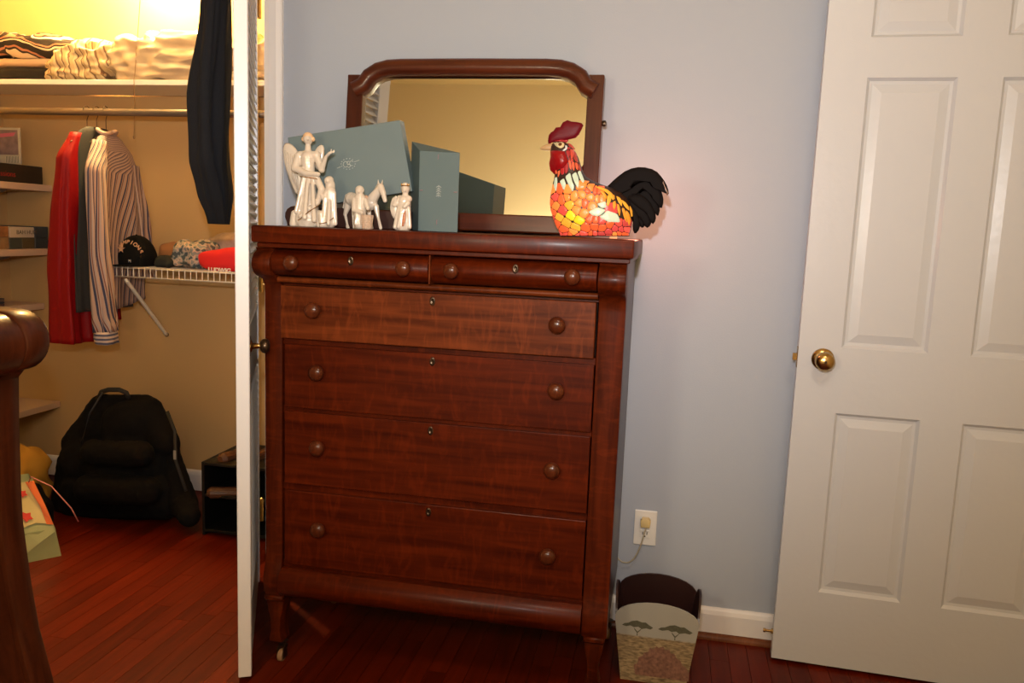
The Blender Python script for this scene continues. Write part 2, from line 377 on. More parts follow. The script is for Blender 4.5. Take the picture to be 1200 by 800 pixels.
# ================================================================== DRESSER
def dresser():
    root = empty('dresser', (-.142, -.27, 0), 'tall stained oak chest of drawers with two rolled top drawers, against the blue wall', 'dresser')
    XL, XR, YB, YF = -.628, .337, -.045, -.50
    # slab
    t = MB().box(-.622, .352, -.03, -.585, 1.196, 1.240, .006, 2)
    t.build('top', OAKX, root, angle=40)
    MB().box(-.612, .343, -.04, -.572, 1.184, 1.1955, .002).build('top_moulding', OAKX, root)
    # posts with an S profile: roll at the top, flat face, small scroll at the bottom
    prof = [(-.06, 1.183), (YF-.050, 1.183)] + [(YF-.030-.042*cos(R(a)), 1.142+.036*sin(R(a))) for a in (70, 45, 20, 0, -20, -45, -65)] + \
           [(YF-.012, 1.097), (YF-.002, 1.082), (YF, 1.06), (YF, .33), (YF-.004, .30), (YF-.012, .275), (YF-.016, .25), (YF-.012, .225), (YF-.002, .205), (-.06, .205)]
    prof = [(max(p[0], -.58), p[1]) for p in prof]
    post_prof = [(p[0] if p[0] != -.06 else YF+.05, p[1]) for p in prof]
    for a, b in ((XL, -.578), (.269, XR-.001)):
        MB().prism(post_prof, 'x', a, b, .0025).build('corner_post', OAKZ, root, angle=35)
    # carcass
    MB().box(XR-.022, XR-.003, YF+.052, -.03, .205, 1.183, .002).build('side_panel', OAKY, root)
    MB().box(XL+.003, XL+.022, YF+.052, -.03, .205, 1.183, .002).build('side_panel', OAKY, root)
    MB().box(XL+.023, XR-.023, -.045, -.035, .205, 1.18).build('back_panel', OAKY, root)
    dk = MB()
    for z in (.300, .527, .745, .932, 1.092): dk.box(-.577, .268, YF+.008, -.06, z-.010, z+.010, .001)
    dk.build('drawer_divider', OAKX, root)
    MB().box(-.572, .264, YF+.03, YF+.04, .30, 1.09).build('drawer_box_front', DARKW, root)
    # rounded ledge under the top drawers
    MB().prism([(YF+.01, 1.092)]+[(YF-.022-.008*cos(R(a)), 1.100+.008*sin(R(a))) for a in (-90, -50, -10, 30, 60, 90)]+[(YF+.01, 1.108)], 'x', -.577, .268).build('ledge', OAKL, root, angle=60)
    RX = Matrix.Rotation(R(90), 4, 'X')
    kp = [(.0, 0), (.010, 0), (.0095, .006), (.012, .010), (.0195, .015), (.0215, .021), (.0195, .028), (.012, .033), (.004, .0345), (0, .0346)]
    def knob(x, y, z, par, s=1):
        MB().lathe([(a*s, b*s) for a, b in kp], 24, Matrix.Translation((x, y, z)) @ RX).build('drawer_knob', KNOBW, par, smooth=True)
    def key(x, y, z, par):
        MB().lathe([(0, 0), (.006, 0), (.006, .0012), (.0035, .002), (.0028, .0008), (0, .0008)], 12, Matrix.Translation((x, y, z)) @ RX @ Matrix.Diagonal((1.25, 2.0, 1, 1))).build('keyhole', DKBRASS, par, smooth=True)
    # two rolled drawers
    for a, b in ((-.576, -.1525), (-.1475, .2675)):
        rp = [(YF+.02, 1.110), (YF-.012, 1.110)]+[(YF-.022-.048*cos(R(q)), 1.146+.036*sin(R(q))) for q in (-62, -45, -28, -12, 4, 20, 36, 52, 68)]+[(YF-.02, 1.183), (YF+.02, 1.183)]
        d = MB().prism(rp, 'x', a+.0015, b-.0015, .001).build('drawer', OAKX, root, angle=35)
        for t_ in (.155, .86) if a < -.3 else (.14, .86): knob(a+(b-a)*t_, YF-.068, 1.148, d, .92)
        key(a+(b-a)*.52, YF-.0690, 1.160, d)
    MB().box(-.152, -.148, YF-.066, YF+.02, 1.110, 1.183, .001).build('drawer_divider', OAKL, root)
    # four flat drawers
    for z0, z1, pr, m_, kz, kx in ((.943, 1.084, .014, OAKL, 1.024, (-.475, .171)), (.752, .926, .002, OAKX, .856, (-.469, .175)),
                                   (.538, .741, .002, OAKX, .650, (-.466, .174)), (.304, .518, .002, OAKX, .420, (-.462, .173))):
        x0, x1 = (-.575, .264) if pr > .01 else (-.570, .266)
        d = MB().box(x0, x1, YF-pr, YF+.025, z0, z1, .002, 2).build('drawer', m_, root)
        for q in kx: knob(q, YF-pr, kz, d)
        key(-.155, YF-pr, z1-.020, d)
    # rolled apron under the bottom drawer
    ap = [(YF+.03, .292), (YF-.006, .292)]+[(YF-.004-.028*cos(R(q)), .250+.038*sin(R(q))) for q in (70, 45, 20, 0, -20, -45, -70)]+[(YF+.03, .212)]
    MB().prism(ap, 'x', -.577, .268, .001).build('apron', OAKX, root, angle=35)
    # feet with casters
    for cx in (-.603, .303):
        for cy, s in ((YF+.035, 1), (-.09, -1)):
            f = MB().box(cx-.028, cx+.028, cy-.04, cy+.035, .188, .2045, .004)
            f.prism([(cx-.026, .188), (cx+.026, .188), (cx+.024, .165), (cx+.016, .13), (cx+.014, .09), (cx+.020, .06), (cx-.020, .06), (cx-.014, .09), (cx-.016, .13), (cx-.024, .165)], 'y', cy-.028, cy+.026, .004)
            fo = f.build('foot', OAKZ, root, angle=40)
            ca = MB().lathe([(.004, .035), (.004, .059), (.012, .059), (.012, .0595)], 10, Matrix.Translation((cx+.02, cy-.01, 0)))
            ca.box(cx+.004, cx+.007, cy-.028, cy-.006, .012, .045).box(cx+.024, cx+.027, cy-.028, cy-.006, .012, .045).box(cx+.004, cx+.027, cy-.02, cy-.002, .042, .047)
            c_ = ca.build('caster', DKBRASS, fo)
            MB().lathe([(0, -.007), (.016, -.007), (.0175, -.004), (.0175, .004), (.016, .007), (0, .007)], 16, Matrix.Translation((cx+.0155, cy-.018, .0178)) @ Matrix.Rotation(R(90), 4, 'Y')).build('caster_wheel', mat('caster_wood', (.30, .17, .09), .5), c_ if False else fo, smooth=False)
dresser()

# ================================================================== MIRROR
def mirror():
    root = empty('dresser_mirror', (-.17, -.12, 1.2405), 'wide wooden framed mirror with rounded top corners standing at the back of the dresser', 'mirror')
    y0, y1 = -.135, -.095
    A = MB(); A.box(-.560, -.510, y0, y1, 1.2405, 1.697, .002); A.build('side_rail', MIRZ, root)
    A = MB(); A.box(.172, .218, y0, y1, 1.2405, 1.699, .002); A.build('side_rail', MIRZ, root)
    MB().box(-.5095, .1715, y0-.004, y1, 1.2405, 1.292, .004).build('bottom_rail', MIRW, root)
    # swept half-round top rail: path with rounded corners
    path = [(-.515, 1.635), (-.508, 1.662), (-.490, 1.688), (-.462, 1.705), (-.43, 1.713), (-.39, 1.7155), (-.17, 1.7165), (.05, 1.7155), (.09, 1.713), (.122, 1.705), (.150, 1.688), (.168, 1.662), (.176, 1.635)]
    path = [(-.535, 1.648)]+path[1:-1]+[(.195, 1.648)]
    t = bmesh.new(); rings = []
    for i, p in enumerate(path):
        a = path[max(i-1, 0)]; b = path[min(i+1, len(path)-1)]
        d = Vector((b[0]-a[0], 0, b[1]-a[1])).normalized(); n = Vector((-d.z, 0, d.x))
        ring = []
        for q in range(13):
            an = pi*q/12
            ring.append(t.verts.new((p[0]+n.x*.024*cos(an), y0-.003-.022*sin(an), p[1]+.003+n.z*.024*cos(an))))
        ring.append(t.verts.new((p[0]-n.x*.024, y1, p[1]+.003-n.z*.024))); ring.append(t.verts.new((p[0]+n.x*.024, y1, p[1]+.003+n.z*.024)))
        rings.append(ring)
    for a, b in zip(rings, rings[1:]):
        for i in range(15): t.faces.new((a[i], a[(i+1) % 15], b[(i+1) % 15], b[i]))
    t.faces.new(rings[0][::-1]); t.faces.new(rings[-1]); bmesh.ops.recalc_face_normals(t, faces=t.faces)
    me = bpy.data.meshes.new('top_rail'); t.to_mesh(me); t.free(); o = link('top_rail', me, MIRW, root, True); me.set_sharp_from_angle(angle=R(50))
    # glass: rounded top corners, with a bevelled rim
    def outline(ins, y):
        x0, x1, z0, z1, r_ = -.512+ins, .174-ins, 1.290+ins, 1.690-ins, .055
        p = [(x0, z0), (x1, z0)]
        for a in range(0, 91, 15): p.append((x1-r_+r_*cos(R(a)), z1-r_+r_*sin(R(a))))
        for a in range(90, 181, 15): p.append((x0+r_+r_*cos(R(a)), z1-r_+r_*sin(R(a))))
        return [(q[0], y, q[1]) for q in p]
    t = bmesh.new(); a = [t.verts.new(p) for p in outline(0, -.119)]; b = [t.verts.new(p) for p in outline(.017, -.1191)]
    n = len(a)
    for i in range(n): t.faces.new((a[i], a[(i+1) % n], b[(i+1) % n], b[i]))
    t.faces.new(b); c = [t.verts.new(p) for p in outline(0, -.112)]
    for i in range(n): t.faces.new((a[i], c[i], c[(i+1) % n], a[(i+1) % n]))
    t.faces.new(c[::-1])
    bmesh.ops.recalc_face_normals(t, faces=t.faces)
    me = bpy.data.meshes.new('mirror_glass'); t.to_mesh(me); t.free()
    link('mirror_glass', me, mat('silvered_glass', (.86, .87, .80), .015, metal=1), root)
    MB().box(-.52, .18, -.108, -.098, 1.25, 1.69).build('backing_board', OAKY, root)
    MB().lathe([(0, 0), (.008, 0), (.009, .004), (.009, .010), (.004, .012)], 12, Matrix.Translation((.218, -.115, 1.565)) @ Matrix.Rotation(R(90), 4, 'Y')).build('swivel_pin', DKBRASS, root)
mirror()
mr = bpy.data.objects['dresser_mirror']; mr.location.y = -.135; mr.rotation_euler.x = R(-5.2); mr.location.z += .004

# ================================================================== BOXES ON THE DRESSER
def low_case():
    b = MB().prism([(-.612, 1.2405), (-.26, 1.2405), (-.26, 1.290)]+[(-.590+.030*cos(R(a)), 1.268+.028*sin(R(a))) for a in (90, 115, 140, 165, 190, 215)], 'y', -.402, -.340, .003)
    b.build('wooden_case', mat('dark_case_wood', (.03, .007, .004), .4, var=.3, scale=15))
    return bpy.data.objects['wooden_case']
tag(low_case(), 'low dark brown wooden piece with rounded end lying under the tilted blue box', 'case')

def blue_box():
    root = empty('gift_box', at(410, 240, -.36), 'large blue-grey flat gift box tilted on edge behind the porcelain angel', 'box')
    q = [at(337, 161, -.385), at(468.5, 140.5, -.385), at(483, 224, -.385), at(349, 245, -.385)]
    t = bmesh.new(); A = [t.verts.new(p) for p in q]; B = [t.verts.new(p+Vector((0, .035, 0))) for p in q]
    t.faces.new(A); t.faces.new(B[::-1])
    for i in range(4): t.faces.new((A[i], B[i], B[(i+1) % 4], A[(i+1) % 4]))
    bmesh.ops.recalc_face_normals(t, faces=t.faces); bmesh.ops.bevel(t, geom=t.edges[:], offset=.0012, segments=1, affect='EDGES')
    me = bpy.data.meshes.new('carton'); t.to_mesh(me); t.free(); link('carton', me, BOXB, root)
    b = MB()                                 # printed wreath with three curling initials
    y = -.3862
    def arc(cx, cy, r_, a0, a1, ry=None, w=.45):
        ry = ry or r_
        b.tube([at(cx+r_*cos(R(a0+(a1-a0)*i/12)), cy-ry*sin(R(a0+(a1-a0)*i/12)), y) for i in range(13)], .0011*w*2, 4)
    for k in range(14):
        a = k*360/14; c = (408+8.2*cos(R(a)), 192-6.3*sin(R(a)))
        if abs(c[0]-408) < 1: continue
        b.ball(at(c[0], c[1], y), .0017, 1, (1.2, .2, .7))
    arc(405, 192.5, 2.8, 30, 330, 3.2); arc(408.5, 191, 2, 60, 300); arc(408.5, 194, 2, 120, -120); arc(412, 191.3, 2.4, 40, 300, 2.8)
    b.tube([at(416, 189.5, y), at(421, 187.5, y)], .001, 4); b.tube([at(399, 195.5, y), at(395, 197, y)], .001, 4)
    b.build('printed_emblem', LOGO, root)
blue_box()

def tall_box():
    root = empty('gift_box', (-.18, -.36, 1.2405), 'narrow blue-grey gift box standing upright beside the crowned figurine, small emblem at centre', 'box')
    zb, zt = 1.2408, 1.449
    A = Vector((-.2265, -.425, 0)); B = Vector((-.118, -.425, 0)); C = Vector((-.140, -.345, 0)); D = Vector((-.2755, -.345, 0))
    t = bmesh.new()
    lo = [t.verts.new((p.x, p.y, zb)) for p in (A, B, C, D)]
    hi = [t.verts.new((p.x, p.y, zt+h)) for p, h in ((A, 0), (B, -.003), (C, -.01), (D, .032))]
    t.faces.new(lo); t.faces.new(hi[::-1])
    for i in range(4): t.faces.new((lo[i], hi[i], hi[(i+1) % 4], lo[(i+1) % 4]))
    bmesh.ops.recalc_face_normals(t, faces=t.faces); bmesh.ops.bevel(t, geom=t.edges[:], offset=.001, segments=1, affect='EDGES')
    me = bpy.data.meshes.new('carton'); t.to_mesh(me); t.free(); link('carton', me, mat('blue_grey_card_deep', (.080, .122, .128), .55, var=.08, scale=8), root)
    def P(u, v, off=.0007): # u across, v up, on the front face
        p = A.lerp(B, u); n = Vector(((B-A).y, -(B-A).x, 0)).normalized()
        return Vector((p.x, p.y, zb+(zt-zb)*v)) + n*off
    b = MB()
    for k in range(5):
        b.tube([P(.44+.012*(k % 2), .44+k*.028), P(.5, .46+k*.028), P(.56-.012*(k % 2), .44+k*.028)], .0009, 4)
    b.tube([P(.5, .43), P(.5, .58)], .0007, 4); b.build('printed_emblem', LOGO, root)
    for u, v, h in ((.47, .90, 1), (.47, .09, 1), (.06, .51, 0), (.92, .50, 0)):
        b = MB()
        if h: b.tube([P(u, v), P(u, v+.06)], .0012, 4)
        else: b.tube([P(u-.04, v), P(u+.04, v)], .0012, 4)
        b.build('printed_mark', PINKP, root)
tall_box()

# ================================================================== BLOB MODELLING
def blob(name, prims, voxel, m, parent=None, floor=None, smooth=3, disp=None, y0=None, s=.00233, label=None):
    """prims: ('s', c, r[, scale]) and ('c', p, r, q, r2) in world metres, or pixel tuples (px,py,dy) when y0 is given"""
    def cv(p): return at(p[0], p[1], y0+(p[2] if len(p) > 2 else 0)) if y0 is not None else Vector(p)
    kr = s if y0 is not None else 1
    b = MB()
    for p in prims:
        if p[0] == 's': b.ball(cv(p[1]), p[2]*kr, 2, p[3] if len(p) > 3 else (1, 1, 1))
        else:
            a, c = cv(p[1]), cv(p[3]); ra, rc = p[2]*kr, p[4]*kr
            n = max(2, int((a-c).length/max(min(ra, rc)*.45, voxel)))
            sc = p[5] if len(p) > 5 else (1, 1, 1)
            for i in range(n+1): b.ball(a.lerp(c, i/n), ra+(rc-ra)*i/n, 2, sc)
    me = bpy.data.meshes.new(name); b.bm.to_mesh(me); b.bm.free()
    tmp = bpy.data.objects.new('tmp', me); COL.objects.link(tmp)
    md = tmp.modifiers.new('r', 'REMESH'); md.mode = 'VOXEL'; md.voxel_size = voxel
    if smooth: sm = tmp.modifiers.new('s', 'SMOOTH'); sm.iterations = smooth; sm.factor = .5
    dg = bpy.context.evaluated_depsgraph_get(); dg.update()
    out = bpy.data.meshes.new_from_object(tmp.evaluated_get(dg)); out.name = name
    bpy.data.objects.remove(tmp); bpy.data.meshes.remove(me)
    if disp:
        ns = [v.normal.copy() for v in out.vertices]
        for v, n in zip(out.vertices, ns): v.co += n*disp(v.co)
    if floor is not None:
        for v in out.vertices:
            if v.co.z < floor: v.co.z = floor+.0
    return link(name, out, m, parent, True)
def pillow(name, poly, Y, th, m, parent, px=True, dome=1.0, sub=1, tilt=0):
    """closed inflated plate with an outline given in photograph pixels on plane Y (or x,z metres)"""
    for _ in range(sub):
        q = []
        for i in range(len(poly)):
            a, c = poly[i], poly[(i+1) % len(poly)]
            q += [(a[0]*.75+c[0]*.25, a[1]*.75+c[1]*.25), (a[0]*.25+c[0]*.75, a[1]*.25+c[1]*.75)]
        poly = q
    P = [at(p[0], p[1], Y) if px else Vector((p[0], Y, p[1])) for p in poly]
    c = sum(P, Vector())/len(P); t = bmesh.new(); n = len(P)
    rings = []
    for f, d in ((1, 0), (.93, .55), (.75, .85), (.4, 1)):
        rings.append([t.verts.new(c+(p-c)*f+Vector((0, -th*d*dome, 0))) for p in P])
    back = []
    for f, d in ((.93, .55), (.75, .85), (.4, 1)):
        back.append([t.verts.new(c+(p-c)*f+Vector((0, th*d*dome, 0))) for p in P])
    seq = back[::-1]+rings
    for a, b in zip(seq, seq[1:]):
        for i in range(n): t.faces.new((a[i], a[(i+1) % n], b[(i+1) % n], b[i]))
    t.faces.new(seq[0][::-1]); t.faces.new(seq[-1])
    if tilt: bmesh.ops.rotate(t, verts=t.verts, cent=c, matrix=Matrix.Rotation(tilt, 3, 'Z'))
    bmesh.ops.recalc_face_normals(t, faces=t.faces)
    me = bpy.data.meshes.new(name); t.to_mesh(me); t.free()
    return link(name, me, m, parent, True)

# ================================================================== PORCELAIN FIGURES
ZT = 1.2404
def angel():
    y = -.48
    root = empty('angel_figurine', (at(361, 267, y).x, y, ZT), 'tallest ivory porcelain figurine, winged angel with one arm raised, at left end of dresser top', 'figurine', 'porcelain nativity figurines on the dresser')
    body = [('s', (361, 163, 0), 6.4, (.85, .9, 1.05)), ('c', (361, 169, 0), 3, (361, 177, 0), 4), ('c', (352, 182, 0), 5.2, (371, 182, 0), 5.2),
            ('c', (361, 185, 0), 8.5, (362, 202, 0), 7), ('c', (362, 203, 0), 7.5, (360, 228, 0), 10.5), ('c', (360, 228, 0), 10.5, (360, 258, 0), 14, (1.1, .9, 1)),
            ('c', (350, 183, -.004), 5, (346, 197, -.01), 5), ('c', (346, 197, -.01), 4.6, (358, 203, -.02), 3.6), ('c', (358, 203, -.02), 3.4, (373, 204, -.022), 2.6),
            ('c', (371, 183, 0), 4.6, (377, 199, -.005), 3.8), ('c', (377, 199, -.005), 3.4, (382, 184, -.014), 2.0), ('c', (382, 184, -.014), 1.8, (386, 179.5, -.018), 1.9),
            ('s', (361, 164, -.0145), 1.1), ('c', (360.2, 160.5, -.011), .8, (362, 160.5, -.011), .8),
            # sash end, swirl of the robe and folds
            ('c', (370, 206, -.014), 4, (377, 222, -.012), 4.2), ('c', (377, 222, -.012), 4.2, (372, 238, -.012), 3), ('c', (372, 238, -.016), 3, (352, 253, -.026), 2.6),
            ('c', (356, 207, -.018), 2, (347, 248, -.026), 2.6), ('c', (361, 208, -.018), 2, (357, 255, -.036), 3), ('c', (366, 208, -.017), 2, (368, 258, -.034), 3),
            ('c', (345, 250, -.012), 4, (344, 262, -.01), 5), ('c', (374, 250, -.01), 4, (375, 263, -.01), 5), ('c', (352, 205, -.015), 1.7, (372, 208, -.018), 1.7)]
    blob('body', body, .0019, PORC, root, floor=ZT, y0=y, smooth=2)
    # raised hand with fingers
    h = [('s', (387, 179, -.018), 2.0, (1, .7, .8))]
    for dx, dy in ((4.6, -1.6), (4.9, -.7), (4.7, .3), (4.2, 1.0), (1.2, -2.6)): h.append(('c', (387.5, 179, -.018), .75, (387+dx, 178.6+dy-1, -.018), .5))
    blob('hand', h, .0008, PORC, root, y0=y, smooth=1)
    w1 = [(331, 173), (334, 167), (341, 168), (348, 175), (353, 186), (355, 205), (352, 222), (348, 230), (343, 219), (338, 206), (333, 191)]
    w = pillow('wing', w1, y+.026, .006, PORC, root)
    for k in range(5):
        MB().tube([at(334+k*3, 176+k*2, y+.0205), at(338+k*2.6, 195+k*4, y+.0185), at(344+k*1.3, 212+k*3.2, y+.0205)], .0016, 6).build('feather_ridge', PORC, w, smooth=True)
    pillow('wing', [(367, 182), (371, 173), (376, 169), (380, 171), (380, 183), (377, 196), (370, 200)], y+.024, .006, PORC, root)
    blob('hair', [('s', (361, 160.3, .002), 6.4, (.92, .95, .85)), ('s', (356, 163, .003), 3), ('s', (366.4, 163, .003), 3), ('s', (361, 164, .009), 5)], .0016, mat('tinted_hair_glaze', (.72, .46, .27), .2, coat=.5), root, y0=y)
    MB().tube([at(352+k*2, 206.5+k*.3, y-.032+.00015*(k-5)**2) for k in range(11)], .0011, 6).build('gilt_belt', GOLD, root)
    MB().tube([at(376-k*3, 238+k*2.2+sin(k)*.6, y-.036-k*.0005) for k in range(10)], .0011, 6).build('gilt_hem', GOLD, root)
angel()
def woman():
    y = -.485
    root = empty('woman_figurine', (at(385, 267, y).x, y, ZT), 'ivory porcelain veiled woman figurine with joined hands, tight beside the winged angel', 'figurine', 'porcelain nativity figurines on the dresser')
    blob('body', [('s', (384, 212, -.004), 4.6, (.85, .9, 1.1)), ('c', (386, 211.5, .004), 5.4, (387, 222, .004), 5.6), ('c', (387, 224, 0), 6.5, (386, 240, 0), 6.8),
                  ('c', (386, 240, 0), 6.8, (386, 260, 0), 8.2), ('c', (383, 226, -.008), 3.4, (378, 232, -.012), 2.2), ('c', (378, 232, -.012), 2, (376.5, 228, -.014), 1.5),
                  ('s', (383.2, 213, -.0145), .9), ('c', (381, 232, -.012), 2.5, (379, 262, -.012), 3), ('c', (391, 226, -.004), 3, (393, 262, -.004), 2.6),
                  ('c', (386, 236, -.014), 1.8, (385, 262, -.018), 2.4), ('c', (376, 250, -.012), 3.5, (378, 263, -.01), 4.5), ('c', (390, 215, .005), 2.5, (393, 250, .004), 2)],
         .0018, PORC, root, floor=ZT, y0=y, smooth=2)
    MB().tube([at(374+k*1.9, 262-sin(k/9*pi)*-2-k*.8, y-.022+.0004*k) for k in range(10)], .0011, 6).build('gilt_hem', GOLD, root)
woman()
def horse():
    y = -.445
    root = empty('horse_figurine', (at(430, 267, y).x, y, ZT), 'ivory porcelain horse figurine standing with lowered head behind the basket bearer', 'figurine', 'porcelain nativity figurines on the dresser')
    blob('body', [('s', (412, 233, .03), 8.2, (.95, 1, 1)), ('c', (413, 233, .028), 7.6, (430, 237, 0), 8), ('s', (434, 238, -.008), 8.6, (1, .9, 1)),
                  ('c', (436, 234, -.01), 6.6, (445, 221, -.018), 4.2), ('c', (446, 219, -.018), 4.2, (449, 226, -.026), 3.5), ('c', (449, 226, -.026), 3.3, (451.3, 235, -.032), 2.5),
                  ('c', (443.5, 216, -.014), 1.3, (443, 210.5, -.012), .7), ('c', (447.5, 216, -.014), 1.3, (448.3, 211, -.012), .7),
                  ('c', (408.5, 238, .034), 5, (404.5, 251, .036), 2.4), ('c', (404.5, 251, .036), 2.1, (407, 263, .034), 1.6), ('c', (407, 264, .033), 2.1, (408, 267.5, .031), 2.3),
                  ('c', (416, 240, .02), 4.2, (414, 252, .022), 2.1), ('c', (414, 252, .022), 1.9, (415.5, 267, .02), 2.1),
                  ('c', (431.5, 243, -.004), 3.6, (433.2, 254, -.008), 2), ('c', (433.2, 254, -.008), 1.8, (435.6, 267, -.01), 2.2),
                  ('c', (440.5, 242, -.014), 3.6, (443, 254, -.016), 2), ('c', (443, 254, -.016), 1.8, (446, 267, -.018), 2.2),
                  ('c', (406, 229, .04), 1.8, (402.5, 243, .044), 1.6), ('c', (438, 226, -.004), 2, (444, 216, -.012), 2)], .0016, PORC, root, floor=ZT, y0=y, smooth=2)
    pillow('saddle_cloth', [(425, 229), (431, 228), (434, 236), (432, 246), (425, 246)], y-.018, .006, mat('gilt_patterned_glaze', (.55, .36, .24), .25, var=.6, scale=220), root)
horse()
def basket_boy():
    y = -.505
    root = empty('child_figurine', (at(423, 268, y).x, y, ZT), 'small ivory porcelain figurine of a child carrying a woven basket, in front of the horse', 'figurine', 'porcelain nativity figurines on the dresser')
    blob('body', [('s', (421, 224, 0), 5, (.9, .9, 1.05)), ('s', (421.5, 222.5, .004), 5.2), ('c', (422, 231, 0), 4, (418, 233, 0), 4), ('c', (422, 232, 0), 6, (422, 244, 0), 7),
                  ('c', (422, 244, 0), 7, (422, 262, 0), 7.6), ('c', (416, 234, -.003), 3.4, (415, 246, -.01), 3), ('c', (415, 246, -.01), 2.6, (424, 249, -.018), 2),
                  ('c', (428, 235, -.003), 3.2, (431, 244, -.012), 2.5), ('s', (420.6, 225.2, -.0115), .9), ('c', (419, 246, -.012), 1.8, (417, 262, -.015), 2.2), ('c', (424, 248, -.012), 1.8, (425, 262, -.016), 2.2)],
         .0017, PORC, root, floor=ZT, y0=y, smooth=2)
    c = at(430, 267, y-.022); bk = MB()
    bk.lathe([(0, 0), (.011, 0), (.0125, .004), (.015, .034), (.016, .036), (.014, .036), (.012, .033), (0, .032)], 20, Matrix.Translation((c.x, c.y, ZT)))
    for k in range(7): bk.tube([(c.x+(.0125+.0004*k)*cos(a*pi/10), c.y+(.0125+.0004*k)*sin(a*pi/10), ZT+.003+k*.005) for a in range(21)], .0011, 5)
    for k in range(12): bk.tube([(c.x+.012*cos(k*pi/6), c.y+.012*sin(k*pi/6), ZT+.001), (c.x+.0158*cos(k*pi/6), c.y+.0158*sin(k*pi/6), ZT+.035)], .0009, 5)
    bk.build('basket', mat('basket_glaze', (.52, .38, .28), .3, var=.3, scale=200), root)
basket_boy()
def king():
    y = -.482
    root = empty('king_figurine', (at(472, 270, y).x, y, ZT), 'ivory porcelain crowned king figurine with wide sleeve and gilt sash, beside the upright box', 'figurine', 'porcelain nativity figurines on the dresser')
    blob('body', [('s', (475, 222, 0), 5.2, (.85, .9, 1.1)), ('s', (475, 221, .004), 5.4, (1, .9, 1)), ('c', (475, 228, 0), 3.5, (475, 232, 0), 4), ('c', (469, 233, 0), 4.4, (479, 233, 0), 4),
                  ('c', (474, 236, 0), 7.5, (473, 248, 0), 8.2), ('c', (473, 248, 0), 8.2, (472, 264, 0), 9.6), ('s', (475, 223.5, -.0115), .9),
                  ('c', (468, 236, -.004), 3.6, (462, 240, -.01), 2.8), ('c', (462, 240, -.01), 2.4, (464, 231, -.015), 1.7), ('c', (478, 238, -.01), 3, (474, 242, -.018), 2.2),
                  ('c', (467, 244, -.01), 2, (463, 266, -.014), 2.6), ('c', (470, 246, -.014), 1.8, (467, 266, -.02), 2.2), ('c', (479, 244, -.01), 2, (480, 266, -.01), 2.5)],
         .0017, PORC, root, floor=ZT, y0=y, smooth=2)
    pillow('sleeve', [(461, 229), (466, 234), (467, 245), (466, 255), (462, 258), (458, 250), (457, 240)], y+.002, .007, PORC, root)
    c = at(475, 217.5, y+.002); cr = MB()
    cr.tube([(c.x+.0105*cos(a*pi/10), c.y+.010*sin(a*pi/10), c.z) for a in range(21)], .0015, 6)
    for k in range(8): cr.ball((c.x+.0105*cos(k*pi/4), c.y+.010*sin(k*pi/4), c.z+.003), .0018, 1, (.8, .8, 1.6))
    cr.build('crown', GOLD, root)
    MB().ball((c.x, c.y, c.z+.002), .0095, 2, (1, 1, .7)).build('cap', PORC, root, smooth=True)
    pillow('sash', [(473, 247), (476, 247), (474.5, 262), (472, 266), (470.5, 264)], y-.0245, .003, mat('gilt_red_glaze', (.42, .15, .06), .25, var=.5, scale=150), root)
king()

